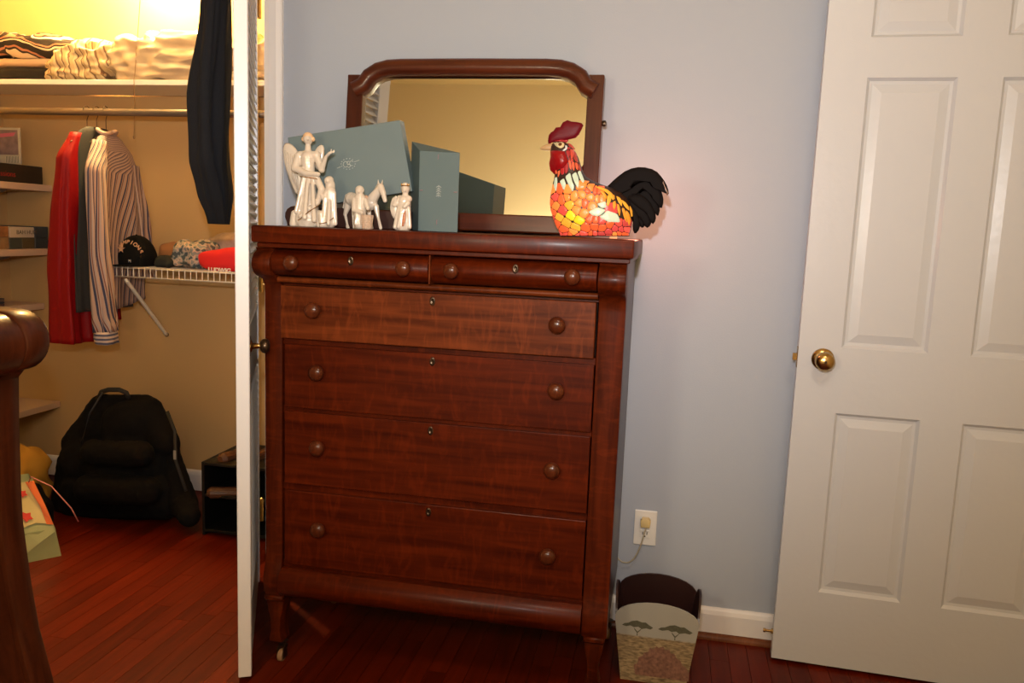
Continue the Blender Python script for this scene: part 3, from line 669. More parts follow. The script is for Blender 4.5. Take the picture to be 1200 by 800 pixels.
# ================================================================== STAINED-GLASS ROOSTER LAMP
def rooster():
    y0 = -.40
    root = empty('rooster_lamp', (at(694, 276, y0).x, y0, 1.2404), 'lit stained-glass rooster lamp with red comb and black tail at right end of the dresser', 'lamp')
    LEAD = mat('dark_lead', (.03, .012, .008), .45)
    rows = [(276.8, 657, 737.5), (272, 655.5, 738.5), (264, 651.5, 740.5), (255, 648, 741.5), (246, 645.5, 741), (238, 644.5, 738.5), (231, 645, 734), (225, 646, 727), (220, 647.2, 717), (216, 648, 705),
            (212, 649, 695), (207, 650, 687), (202, 650.5, 683.5), (196, 650, 681.5), (190, 648.5, 679.5), (184, 646.5, 677.5), (178, 645.5, 674), (173, 645.5, 670.5), (169, 647, 666.5), (166, 650, 661)]
    def prof(py):
        if py >= rows[0][0]: return rows[0][1:]
        for a, b in zip(rows, rows[1:]):
            if b[0] <= py <= a[0]:
                t = (a[0]-py)/(a[0]-b[0]); return (a[1]+(b[1]-a[1])*t, a[2]+(b[2]-a[2])*t)
        return rows[-1][1:]
    def depth(py):
        l, r_ = prof(py); return min(.058, (r_-l)/2*.00228*.95)*(1 if py < 262 else 1-.25*(py-262)/15)
    def surf(px, py, off=0):
        l, r_ = prof(py); c = (l+r_)/2; a = max((r_-l)/2, .5)
        u = max(-.995, min(.995, (px-c)/a)); d = depth(py)*(1-abs(u)**2.6)**.5
        p = at(px, py, y0); return Vector((p.x, y0-d-off, p.z))
    t = bmesh.new(); rings = []
    for py, l, r_ in rows:
        c = (l+r_)/2; a = (r_-l)/2; ring = []
        for k in range(40):
            an = 2*pi*k/40; u = cos(an); p = at(c+a*u, py, y0); d = depth(py)*(1-min(1, abs(u))**2.6)**.5
            ring.append(t.verts.new((p.x, y0+(d if sin(an) > 0 else -d)*.985, max(p.z, 1.2404))))
        rings.append(ring)
    for a, b in zip(rings, rings[1:]):
        for i in range(40): t.faces.new((a[i], a[(i+1) % 40], b[(i+1) % 40], b[i]))
    t.faces.new(rings[0][::-1]); t.faces.new(rings[-1]); bmesh.ops.recalc_face_normals(t, faces=t.faces)
    me = bpy.data.meshes.new('lead_body'); t.to_mesh(me); t.free(); link('lead_body', me, LEAD, root, True)
    GM = {}
    def glass(col, e=.62):
        key = (col, e)
        if key not in GM:
            GM[key] = mat('lit_glass', tuple(q*.5 for q in col), .28, spec=.3, emis=col, estr=e, bump=.1, bscale=150)
        return GM[key]
    def inpoly(p, poly):
        r_ = False; n = len(poly)
        for i in range(n):
            a, b = poly[i], poly[(i+1) % n]
            if (a[1] > p[1]) != (b[1] > p[1]) and p[0] < (b[0]-a[0])*(p[1]-a[1])/(b[1]-a[1])+a[0]: r_ = not r_
        return r_
    backs = {}
    def tile(poly, m, name='glass_piece', off=.0006, th=.0016, sm=1, collect=None, back=True):
        for _ in range(sm):
            q = []
            for i in range(len(poly)):
                a, c = poly[i], poly[(i+1) % len(poly)]
                q += [(a[0]*.85+c[0]*.15, a[1]*.85+c[1]*.15), (a[0]*.15+c[0]*.85, a[1]*.15+c[1]*.85)]
            poly = q
        n = len(poly); cx = sum(p[0] for p in poly)/n; cy = sum(p[1] for p in poly)/n
        def make(t, flip):
            rr = []
            for f, d in ((1, -.001), (1, off), (.8, off+th*.7), (.45, off+th)):
                ring = []
                for p in poly:
                    v = surf(cx+(p[0]-cx)*f, cy+(p[1]-cy)*f, d)
                    if flip: v.y = 2*y0-v.y
                    v.z = max(v.z, 1.2408)
                    ring.append(t.verts.new(v))
                rr.append(ring)
            for a, b in zip(rr, rr[1:]):
                for i in range(n): t.faces.new((a[i], a[(i+1) % n], b[(i+1) % n], b[i]))
            v = surf(cx, cy, off+th)
            if flip: v.y = 2*y0-v.y
            c = t.verts.new(v)
            for i in range(n): t.faces.new((rr[-1][i], rr[-1][(i+1) % n], c))
        t = bmesh.new(); make(t, False); bmesh.ops.recalc_face_normals(t, faces=t.faces)
        me = bpy.data.meshes.new(name); t.to_mesh(me); t.free(); link(name, me, m, root, True)
        if back:
            if m.name not in backs: backs[m.name] = (m, bmesh.new())
            make(backs[m.name][1], True)
    RO = (1, .13, .035); OR = (1, .27, .05); OY = (1, .42, .04); YE = (1, .62, .02); PR = (.85, .09, .06); DR = (.62, .06, .05); WG = (.66, .72, .50)
    z2 = lambda x, y: (640+x/8.7, 190+y/8.7); z3 = lambda x, y: (690+x/8.7, 190+y/8.7)
    # explicit feathers on top
    wing = [[z3(100, 432), z3(190, 405), z3(197, 470), z3(150, 478)], [z3(15, 512), z3(108, 465), z3(192, 492), z3(160, 530), z3(118, 557), z3(60, 548)],
            [z3(125, 562), z3(165, 535), z3(205, 498), z3(300, 530), z3(322, 570), z3(330, 617), z3(215, 612)]]
    neckw = [[z2(100, 165), z2(128, 160), z2(140, 220), z2(122, 312), z2(95, 250)], [z2(165, 205), z2(205, 175), z2(232, 240), z2(208, 300), z2(185, 255)],
             [z2(215, 160), z2(262, 115), z2(290, 200), z2(315, 260), z2(300, 318), z2(262, 255)], [z2(280, 140), z2(318, 108), z2(345, 160), z2(362, 220), z2(352, 285), z2(318, 225)],
             [z2(335, 110), z2(355, 88), z2(385, 150), z2(412, 205), z2(400, 228), z2(362, 180)]]
    saddle = [[(75, 258), (130, 262), (200, 285), (250, 325), (275, 370), (262, 400), (225, 345), (165, 300)], [(130, 300), (165, 305), (200, 350), (195, 392), (165, 355)],
              [(205, 345), (235, 350), (245, 390), (215, 462), (198, 440)], [(260, 410), (285, 400), (292, 450), (272, 495), (258, 460)],
              [(290, 350), (330, 370), (350, 420), (345, 460), (310, 410)], [(300, 430), (320, 440), (335, 500), (325, 560), (305, 500)],
              [(335, 385), (380, 410), (415, 460), (420, 500), (375, 460)], [(345, 470), (370, 475), (395, 540), (395, 625), (365, 560)], [(385, 490), (415, 520), (435, 590), (415, 655), (400, 600)],
              [(420, 440), (445, 490), (450, 550), (435, 560), (425, 500)], [(240, 330), (275, 345), (278, 385), (258, 395)]]
    saddle = [[z3(*p) for p in q] for q in saddle]
    over = wing+neckw+saddle
    sites = [(75, 290, OR), (160, 285, RO), (243, 300, OR), (395, 258, OR), (465, 290, OR), (545, 310, RO), (105, 358, PR), (187, 385, RO), (312, 362, OR), (395, 340, OR), (473, 362, OR), (560, 370, OR),
             (52, 410, RO), (110, 455, OR), (262, 440, OY), (365, 425, OR), (418, 430, RO), (480, 450, OR), (78, 515, RO), (190, 500, PR), (338, 490, OR), (405, 525, OR), (150, 565, OY), (275, 550, YE),
             (480, 585, RO), (115, 625, RO), (228, 618, OY), (360, 600, YE), (515, 652, RO), (190, 690, RO), (325, 665, OY), (425, 672, RO), (590, 668, RO), (305, 718, OR), (200, 748, PR), (400, 745, PR), (490, 745, RO), (265, 760, RO), (330, 760, PR),
             (150, 745, PR), (60, 570, PR)]
    sites = [(*z2(a, b), c) for a, b, c in sites]
    sites += [(*z3(a, b), c) for a, b, c in ((232, 640, RO), (285, 675, DR), (340, 685, DR), (385, 680, PR), (215, 718, DR), (150, 602, PR), (285, 745, OR), (365, 745, RO), (60, 745, PR), (150, 750, DR), (85, 600, RO),
              (215, 755, PR), (320, 735, RO), (20, 300, RO), (100, 310, RO), (120, 370, OR), (320, 635, PR), (385, 640, DR), (240, 480, GR) if False else (240, 480, DR))]
    sites += [(667, 232.5, OR)]
    # region = area under the neck, inside the outline
    reg = []
    for py in (276, 272, 264, 255, 246, 238, 231, 225, 220, 214, 210): reg.append((prof(py)[0]+.35, py))
    reg += [(prof(214)[1]-1, 213.5)]
    for py in (216, 220, 225, 231, 238, 246, 255, 264, 272, 276): reg.append((prof(py)[1]-.5, py))
    def clip(poly, a, b, c):                 # keep a*x+b*y<=c
        out = []
        for i in range(len(poly)):
            p, q = poly[i], poly[(i+1) % len(poly)]
            dp, dq = a*p[0]+b*p[1]-c, a*q[0]+b*q[1]-c
            if dp <= 0: out.append(p)
            if dp*dq < 0: s_ = dp/(dp-dq); out.append((p[0]+(q[0]-p[0])*s_, p[1]+(q[1]-p[1])*s_))
        return out
    for i, (sx, sy, col) in enumerate(sites):
        if any(inpoly((sx, sy), o_) for o_ in over): continue
        poly = [p for p in reg]
        for j, (tx, ty, _) in enumerate(sites):
            if i == j: continue
            a, b = tx-sx, ty-sy; L_ = sqrt(a*a+b*b)
            if L_ > 26: continue
            poly = clip(poly, a/L_, b/L_, (a*(sx+tx)/2+b*(sy+ty)/2)/L_-.26)
            if len(poly) < 3: break
        poly = clip(clip(clip(clip(poly, 1, 0, sx+7.5), -1, 0, -(sx-7.5)), 0, 1, sy+7), 0, -1, -(sy-7))
        if len(poly) < 3: continue
        # merge tiny edges
        q = []
        for p in poly:
            if not q or (p[0]-q[-1][0])**2+(p[1]-q[-1][1])**2 > .5: q.append(p)
        if len(q) < 3: continue
        tile(q, glass(col, random.choice((.62, .75, .88))))
    def grow_dark(poly, f=1.16):
        n = len(poly); cx = sum(p[0] for p in poly)/n; cy = sum(p[1] for p in poly)/n
        d = .55
        out = []
        for p in poly:
            L_ = sqrt((p[0]-cx)**2+(p[1]-cy)**2) or 1
            out.append((p[0]+(p[0]-cx)/L_*d, p[1]+(p[1]-cy)/L_*d))
        return out
    for grp, col, e in ((wing, WG, .62), (neckw, WG, .62)):
        for p in grp:
            tile(grow_dark(p), LEAD, 'lead_came', .0012, .0008, 1, back=False); tile(p, glass(col, e), 'glass_feather', .0024, .0014)
    for i, p in enumerate(saddle):
        tile(grow_dark(p), LEAD, 'lead_came', .0012, .0008, 1, back=False); tile(p, glass((OY, (1, .33, .03))[i % 2 if i < 5 else (1 if i % 3 else 0)], .62), 'glass_feather', .0024, .0014)
    # neck feathers (red) and the face
    z1 = lambda x, y: (640+x/11.43, 135+y/11.43)
    nf = [([(350, 600), (378, 592), (384, 640), (370, 660), (352, 630)], (.60, .07, .04)), ([(318, 560), (345, 600), (350, 640), (325, 612)], (.45, .04, .03)),
          ([(215, 722), (262, 712), (270, 770), (262, 800), (235, 815), (218, 780)], (.50, .02, .02)), ([(262, 690), (305, 640), (322, 700), (312, 770), (285, 800), (272, 760)], (.40, .02, .02)), ([(318, 620), (345, 610), (362, 690), (360, 750), (335, 720)], (.95, .13, .05)), ([(365, 640), (395, 640), (402, 700), (395, 760), (370, 720)], (.95, .13, .05)),
          ([(405, 640), (432, 650), (445, 700), (440, 750), (415, 720)], (.95, .13, .05)), ([(285, 490), (330, 480), (345, 540), (320, 590), (295, 545)], (.42, .03, .03)),
          ([(335, 460), (375, 460), (390, 520), (375, 590), (350, 600), (345, 530)], (.70, .08, .04)), ([(385, 480), (410, 520), (430, 590), (440, 640), (410, 630), (385, 590)], (.45, .05, .03)),
          ([(290, 370), (340, 390), (390, 450), (370, 455), (320, 430)], (.45, .05, .03)), ([(300, 440), (325, 435), (340, 465), (300, 480)], (.40, .03, .03)), ([(445, 640), (465, 690), (480, 760), (450, 740)], (.45, .05, .03)),
          ([(130, 740), (155, 735), (165, 790), (140, 800)], (.95, .15, .05)), ([(175, 760), (210, 750), (205, 800), (180, 850)], (.95, .15, .05)), ([(235, 330), (300, 330), (280, 365), (200, 358), (90, 350)], (.40, .03, .03))]
    for p, c in nf:
        tile([z1(*q) for q in p], glass(c, .55), 'glass_feather', .001, .0014)
    tile([z1(*q) for q in ((60, 480), (110, 485), (190, 490), (270, 500), (310, 600), (320, 640), (250, 720), (170, 745), (110, 790), (60, 740), (45, 650), (62, 560))], glass((.30, .004, .006), .5), 'wattle', .003, .008, 0)
    tile([z1(*q) for q in ((90, 365), (165, 368), (185, 395), (170, 420), (195, 455), (150, 430))], glass((.55, .42, .22), .45), 'glass_piece', .001, .001)
    eye = [z1(212+48*cos(R(a)), 412+46*sin(R(a))) for a in range(0, 360, 30)]
    tile(eye, glass((.70, .50, .24), .55), 'eye', .001, .0025, 0)
    tile([z1(205+24*cos(R(a)), 403+24*sin(R(a))) for a in range(0, 360, 30)], mat('brown_iris', (.10, .03, .01), .15), 'pupil', .0036, .002, 0)
    tile([z1(*q) for q in ((272, 405), (300, 430), (298, 470), (262, 495), (235, 492), (270, 465), (282, 435))], glass((.75, .70, .60), .5), 'glass_piece', .001, .001)
    # beak
    beak = [(631, 175), (637, 170.5), (644, 167.8), (650, 168.5), (653, 173), (650, 176), (640, 176.8)]
    pillow('beak', beak, y0, .009, glass((.62, .36, .16), .30), root)
    # comb
    comb = [z1(*q) for q in ((35, 320), (45, 250), (75, 215), (105, 200), (135, 155), (190, 150), (225, 90), (285, 62), (335, 80), (400, 85), (465, 100), (488, 130), (460, 190), (430, 245), (390, 285), (290, 310), (220, 328), (90, 345), (40, 370))]
    pillow('comb', [(q[0]+(q[0]-662)*.05, q[1]+(q[1]-155)*.07+1.2) for q in comb], y0, .007, mat('comb_glass', (.07, .001, .004), .45, spec=.15, emis=(.13, .002, .006), estr=.5), root, sub=0)
    # tail: overlapping curved black blades
    TB = mat('black_glass', (.008, .006, .006), .6, spec=.04)
    TE = mat('smoky_brown_glass', (.20, .12, .09), .3)
    blades = [[(708, 222), (722, 208), (736, 198), (752, 195), (768, 199), (777, 209), (783, 220), (784, 229), (780, 225), (774, 214), (762, 210), (745, 214), (728, 224), (722, 232)],
              [(722, 226), (740, 210), (758, 206), (770, 212), (776, 226), (778, 236), (775, 246), (770, 236), (762, 224), (748, 220), (736, 232)],
              [(730, 226), (748, 216), (762, 220), (770, 232), (774, 244), (771, 255), (766, 246), (756, 234), (744, 230)],
              [(732, 230), (748, 226), (760, 234), (768, 248), (769, 258), (764, 264), (758, 250), (746, 242)],
              [(732, 236), (746, 232), (757, 244), (763, 256), (763, 264), (757, 268), (751, 256), (741, 250)],
              [(736, 240), (746, 240), (754, 250), (757, 262), (753, 268), (748, 263), (741, 262)],
              [(736, 236), (745, 246), (750, 258), (750, 268), (744, 275), (741, 268), (742, 255)],
              [(712, 224), (730, 215), (745, 222), (750, 240), (748, 262), (743, 268), (742, 250), (734, 234)]]
    for i, b_ in enumerate(blades):
        pillow('tail_feather', b_, y0+.004*((i % 3)-1), .0055, TB, root, sub=1)
    pillow('tail_feather', [(770, 206), (776, 209), (780, 217), (784, 228), (781, 229), (776, 220)], y0-.0045, .003, TE, root)
    for k, (m_, bm_) in enumerate(backs.values()):
        bmesh.ops.recalc_face_normals(bm_, faces=bm_.faces)
        me = bpy.data.meshes.new('rear_glass'); bm_.to_mesh(me); bm_.free(); o = link('rear_glass', me, m_, root, True); o['kind'] = 'stuff'
    # bulb and offset light added behind the closed body, for the wall glow
    bp = Vector((at(712, 262, y0).x+.01, y0+.10, 1.285))
    MB().lathe([(.010, 0), (.010, .018), (.013, .02), (.016, .034), (.012, .048), (0, .054)], 16, Matrix.Translation((bp.x, bp.y, 1.2404))).build('bulb', mat('bulb_glow', (1, .7, .4), .3, emis=(1, .45, .2), estr=1), root, smooth=True)
    l = light('rooster_glow_light', 'POINT', (bp.x+.075, bp.y+.07, 1.32), 1.9, (1, .36, .22), .03)
rooster()

# ================================================================== OUTLET, PLUG AND CORD
def outlet():
    c = Vector((.413, 0, .3346)); root = empty('wall_outlet', (c.x, -.001, c.z), 'white electrical outlet plate on the blue wall above the wastebasket', 'outlet')
    RX = Matrix.Rotation(R(90), 4, 'X')
    MB().box(c.x-.035, c.x+.035, -.006, -.0005, c.z-.057, c.z+.057, .0025, 2).build('cover_plate', OUTW, root)
    for dz in (.0195, -.0195):
        r_ = MB().box(c.x-.0165, c.x+.0165, -.0085, -.006, c.z+dz-.0135, c.z+dz+.0135, .002, 2).build('receptacle', OUTW, root)
        s = MB()
        for dx in (-.0065, .0065): s.box(c.x+dx-.0012, c.x+dx+.0012, -.0088, -.0084, c.z+dz-.002, c.z+dz+.007)
        s.lathe([(0, 0), (.0025, 0), (.0025, .0004)], 10, Matrix.Translation((c.x, -.0086, c.z+dz-.0075)) @ RX); s.build('slot', DKBRASS, r_)
    MB().lathe([(0, 0), (.003, 0), (.003, .001), (0, .0015)], 12, Matrix.Translation((c.x, -.006, c.z)) @ RX).build('screw', OUTW, root)
    pl = empty('power_cord', (c.x, -.02, c.z), 'yellowed plug with thin cord running from the outlet behind the dresser', 'cord')
    MB().prism([(c.x-.014, c.z+.010), (c.x+.014, c.z+.010), (c.x+.016, c.z+.030), (c.x+.010, c.z+.038), (c.x-.010, c.z+.038), (c.x-.016, c.z+.030)], 'y', -.034, -.0095, .003).build('plug', PLUG, pl, angle=40)
    pts = [(c.x+.002, -.030, c.z+.012), (c.x-.002, -.035, c.z-.01), (c.x-.010, -.035, c.z-.045), (c.x-.024, -.033, c.z-.085), (c.x-.042, -.030, c.z-.108), (c.x-.062, -.028, c.z-.112), (c.x-.078, -.026, c.z-.103), (c.x-.086, -.024, c.z-.088), (c.x-.092, -.022, c.z-.092), (c.x-.12, -.018, c.z-.12), (c.x-.2, -.02, c.z-.16)]
    q = []
    for i in range(len(pts)-1):
        p0, p1, p2, p3 = [Vector(pts[max(0, min(len(pts)-1, i+k))]) for k in (-1, 0, 1, 2)]
        for s_ in range(5):
            t = s_/5; q.append(.5*((2*p1)+(-p0+p2)*t+(2*p0-5*p1+4*p2-p3)*t*t+(-p0+3*p1-3*p2+p3)*t**3))
    MB().tube(q, .0022, 8).build('cord', CORD, pl, smooth=True)
outlet()

# ================================================================== WASTEBASKET
def wastebasket():
    root = empty('wastebasket', (.462, -.22, 0), 'dark wooden tapered wastebasket with acacia savanna picture on front, on floor beside dresser', 'wastebasket')
    cx, yf, yb = .464, -.335, -.125; T = .006
    DK = mat('dark_lacquered_wood', (.022, .006, .005), .3, var=.3, scale=12)
    def hw(z): return .091+.025*min(1, max(0, (z-.0)/.19))
    def poly(side=1):
        p = [(-hw(0), .0), (hw(0), .0), (hw(.1), .1), (hw(.19), .190)]
        for k in range(13):
            a = pi*k/12; p.append((hw(.19)*cos(a), .190+.050*sin(a)))
        return p+[(-hw(.1), .1)]
    fr = [(cx+a, b) for a, b in poly()]
    # slanted front panel: leans outwards towards the top
    def slant(y_bot, y_top): return lambda v: Vector((v[0], y_bot+(y_top-y_bot)*v[1]/.24, v[1]))
    def panel(pts, f, off, th, name, m, par=root):
        t = bmesh.new(); A = [t.verts.new(f(p)+Vector((0, off, 0))) for p in pts]; B = [t.verts.new(f(p)+Vector((0, off+th, 0))) for p in pts]
        n = len(pts); t.faces.new(A); t.faces.new(B[::-1])
        for i in range(n): t.faces.new((A[i], B[i], B[(i+1) % n], A[(i+1) % n]))
        bmesh.ops.recalc_face_normals(t, faces=t.faces); me = bpy.data.meshes.new(name); t.to_mesh(me); t.free(); return link(name, me, m, par)
    FS = slant(yf+.008, yf); BS = slant(yb-.03, yb)
    # printed savanna: flat print, by height
    M = bpy.data.materials.new('savanna_print'); M.use_nodes = True; nt = M.node_tree; N = nt.nodes; L = nt.links; b = N['Principled BSDF']; b.inputs['Roughness'].default_value = .6
    tc = N.new('ShaderNodeTexCoord'); sp = N.new('ShaderNodeSeparateXYZ'); L.new(tc.outputs['Object'], sp.inputs[0])
    mp = N.new('ShaderNodeMapping'); mp.inputs['Scale'].default_value = (30, 30, 90); L.new(tc.outputs['Object'], mp.inputs['Vector'])
    nz = N.new('ShaderNodeTexNoise'); nz.inputs['Scale'].default_value = 2; nz.inputs['Detail'].default_value = 6; L.new(mp.outputs[0], nz.inputs['Vector'])
    cr = N.new('ShaderNodeValToRGB'); e = cr.color_ramp.elements; e[0].position = .32; e[0].color = (.12, .085, .045, 1); e[1].position = .68; e[1].color = (.40, .30, .17, 1); L.new(nz.outputs['Fac'], cr.inputs['Fac'])
    gt = N.new('ShaderNodeMapRange'); gt.inputs['From Min'].default_value = .138; gt.inputs['From Max'].default_value = .143; 
    ma = N.new('ShaderNodeMath'); ma.operation = 'MULTIPLY_ADD'; ma.inputs[1].default_value = .006; L.new(nz.outputs['Fac'], ma.inputs[0]); L.new(sp.outputs[2], ma.inputs[2]); L.new(ma.outputs[0], gt.inputs['Value'])
    mx = N.new('ShaderNodeMix'); mx.data_type = 'RGBA'; mx.inputs['B'].default_value = (.34, .335, .30, 1); L.new(cr.outputs[0], mx.inputs['A']); L.new(gt.outputs[0], mx.inputs['Factor']); L.new(mx.outputs['Result'], b.inputs['Base Color'])
    f = panel(fr, FS, 0, T, 'front_panel', [M]); 
    panel(fr, BS, -T, T, 'back_panel', DK)
    bp = lambda a: [(cx+q[0]*a, q[1]) for q in poly()]
    # side panels with pointed arch tops
    for s in (-1, 1):
        t = bmesh.new(); pts = []
        for k in range(17):
            v = k/16; yy = lambda z: None
            top = .188+.058*sin(pi*v)**.9
            pts.append((v, top))
        lo = [t.verts.new(Vector((cx+s*(hw(0)-.0), (yf+.008+T)*(1-v)+(yb-.03-T)*v, .0))) for v, _ in pts]
        hi = [t.verts.new(Vector((cx+s*(hw(.19)+.006*sin(pi*v)), (yf+T+.006)*(1-v)+(yb-T-.006)*v, z))) for v, z in pts]
        lo2 = [t.verts.new(q.co+Vector((-s*T, 0, 0))) for q in lo]; hi2 = [t.verts.new(q.co+Vector((-s*T, 0, 0))) for q in hi]
        for i in range(16):
            for A, B in ((lo, hi), (hi2, lo2), (hi, hi2), (lo2, lo)): t.faces.new((A[i], A[i+1], B[i+1], B[i]))
        t.faces.new((lo[0], hi[0], hi2[0], lo2[0])); t.faces.new((lo[-1], lo2[-1], hi2[-1], hi[-1]))
        bmesh.ops.recalc_face_normals(t, faces=t.faces); me = bpy.data.meshes.new('side_panel'); t.to_mesh(me); t.free(); link('side_panel', me, DK, root)
    MB().box(cx-hw(0)+T, cx+hw(0)-T, yf+.04, yb-.04, .006, .012).build('bottom', DK, root)
    # printed acacias and a mound, thin flat shapes on the front
    TR = mat('print_tree_green', (.085, .085, .055), .6, var=.5, scale=150); MO = mat('print_mound', (.21, .105, .075), .6, var=.95, scale=120)
    for x0, s_ in ((-.052, 1.0), (.052, 1.1)):
        can = [(x0-.043*s_, .166), (x0-.036*s_, .172), (x0-.026*s_, .174), (x0-.016, .181), (x0-.002, .184), (x0+.012*s_, .180), (x0+.022*s_, .181), (x0+.032*s_, .174), (x0+.043*s_, .168), (x0+.036*s_, .162), (x0+.024*s_, .164), (x0+.012, .160), (x0+.002, .166), (x0-.010, .163), (x0-.020, .167), (x0-.032*s_, .163)]
        o = panel([(cx+a, b_) for a, b_ in can], FS, -.0005, .0004, 'printed_tree', TR, f)
        tr = [(x0-.0012, .139), (x0+.0018, .139), (x0+.0012, .147), (x0+.009, .156), (x0+.012, .162), (x0+.007, .157), (x0+.0006, .151), (x0-.006, .158), (x0-.010, .162), (x0-.008, .156), (x0-.0006, .147)]
        panel([(cx+a, b_) for a, b_ in tr], FS, -.0005, .0004, 'printed_tree', TR, f)
    mo = [(-.055, .02), (.08, .02), (.078, .050), (.070, .068), (.055, .085), (.042, .100), (.028, .112), (.012, .115), (.000, .108), (-.012, .106), (-.016, .098), (-.035, .080), (-.055, .06)]
    mo = [(-.050, .02), (.098, .02), (.098, .045), (.088, .062), (.078, .066), (.072, .080), (.060, .086), (.054, .098), (.044, .098), (.040, .109), (.028, .106), (.022, .116), (.010, .110), (.004, .114), (-.004, .104), (-.014, .107), (-.018, .094), (-.030, .090), (-.032, .080), (-.044, .074), (-.046, .055), (-.056, .048)]
    panel([(cx+a, b_) for a, b_ in mo], FS, -.0005, .0004, 'printed_mound', MO, f)
wastebasket()

# ================================================================== CLOSET FITTINGS
def closet():
    # main shelf and rod
    tag(MB().box(-2.598, -.622, .495, CB-.021, 1.769, 1.790, .002).build('closet_shelf', TRIMW), 'long white painted shelf across the top of the closet', 'shelf')
    struct('trim_6', MB().box(-2.598, -.622, CB-.020, CB-.0005, 1.70, 1.768, .002), CLOS)
    r_ = empty('closet_rod', (-1.6, .46, 1.657), 'grey metal hanging rod under the top closet shelf', 'rod')
    MB().tube([(-2.598, .46, 1.657), (-.622, .46, 1.657)], .0145, 16).build('pole', ROD, r_, smooth=True)
    for x in (-2.597, -.627): MB().lathe([(0, 0), (.03, 0), (.03, .004), (0, .004)], 16, Matrix.Translation((x, .46, 1.657)) @ Matrix.Rotation(R(90), 4, 'Y')).build('flange', ROD, r_)
    # bulb and pull chain
    l = empty('closet_light', (-1.70, .61, 2.739), 'bare bulb on the closet ceiling with a long pull string', 'lamp')
    MB().lathe([(.055, 2.598), (.055, 2.58), (.012, 2.56), (.010, 2.38), (.025, 2.36), (.025, 2.32)], 20, Matrix.Translation((-1.70, .61, .14))).build('socket', OUTW, l)
    MB().lathe([(.012, 2.39), (.014, 2.38), (.03, 2.345), (.03, 2.33), (.02, 2.31), (0, 2.30)][::-1], 20, Matrix.Translation((-1.70, .61, .13))).build('bulb', mat('closet_bulb_glow', (1, .9, .7), .4, emis=(1, .75, .4), estr=8), l, smooth=True)
    p = at(157, 163, .486); q = at(157, 92, .486)
    MB().tube([p+Vector((0, 0, .008)), p.lerp(q, .5)+Vector((.002, 0, 0)), q, q+Vector((0, .004, .004)), Vector((p.x, .594, 2.43))], .0013, 6).build('pull_string', mat('string', (.25, .14, .06), .8), l)
    MB().lathe([(0, 0), (.003, .002), (.004, .010), (.001, .016)], 10, Matrix.Translation(p)).build('pull_knob', mat('string_tip', (.25, .14, .06), .6), l)
    # bracket shelves on the left closet wall
    for z, nm in ((1.357, 'upper'), (1.07, 'middle'), (.815, 'low'), (.352, 'lowest')):
        lab = {'upper': 'highest small wooden shelf on the closet side wall, carrying the black box', 'middle': 'small wooden shelf on the closet side wall stacked with game boxes',
               'low': 'small wooden shelf just above the bed footboard, with thin books', 'lowest': 'lowest wooden wall shelf beside the black backpack'}[nm]
        s_ = empty('wall_shelf', (-2.48, .45, z), lab, 'shelf', 'bracket shelves on the closet side wall')
        xr = -2.355 if z != .815 else -2.42
        MB().box(-2.598, xr, .13, CB-.002, z-.015, z+.0145, .002).build('board', mat('shelf_board', (.55, .40, .32), .5), s_)
        MB().prism([(-2.583, z-.016), (-2.38, z-.016), (-2.38, z-.022), (-2.583, z-.075)], 'y', .545, .548).build('bracket', ROD, s_)
    s_ = empty('shelf_standard', (-2.59, .55, .9), 'grey slotted metal shelf standard on the closet side wall', 'shelf rail')
    MB().box(-2.5995, -2.585, .535, .5445, .2, 1.68, .001).box(-2.5995, -2.585, .549, .558, .2, 1.68, .001).build('channel', ROD, s_)
    # wire shelf
    wx0, wx1, yf, z = -1.806, -.624, .44, 1.038
    ws = empty('wire_shelf', (-1.2, .6, z), 'white wire shelf with a diagonal brace holding the cap and folded clothes', 'shelf')
    b = MB()
    for zz in (z, z-.036): b.tube([(wx0, yf, zz), (wx1, yf, zz)], .0032, 8)
    b.tube([(wx0, CB-.004, z), (wx1, CB-.004, z)], .0032, 8); b.tube([(wx0, .61, z-.003), (wx1, .61, z-.003)], .003, 8)
    b.build('long_rod', WIREM, ws, smooth=True)
    t = MB().tube([(0, CB-.002, z+.003), (0, yf-.001, z+.003), (0, yf-.003, z), (0, yf-.003, z-.036)], .0019, 6)
    me = bpy.data.meshes.new('wire'); t.bm.to_mesh(me); t.bm.free(); me.materials.append(WIREM)
    n = 46
    for i in range(n+1):
        o = bpy.data.objects.new('wire', me); COL.objects.link(o); o.parent = ws
        o.matrix_parent_inverse = Matrix.Translation((-1.2, .6, z)).inverted(); o.location = (wx0+.001+(wx1-wx0-.002)*i/n, 0, 0)
    a = Vector((-1.735, yf+.004, z-.04)); c = Vector((-1.792, CB-.004, .715))
    a = at(147, 327, yf+.0); c = at(195, 392, CB-.006)
    MB().tube([a, a.lerp(c, .04), a.lerp(c, .96), c], [.006, .008, .008, .009], 8).build('brace', WIREM, ws, smooth=True)
    MB().lathe([(0, 0), (.010, 0), (.010, .003), (.004, .004)], 12, Matrix.Translation(c+Vector((0, .004, 0))) @ Matrix.Rotation(R(90), 4, 'X')).build('brace_foot', DKBRASS, ws)
closet()

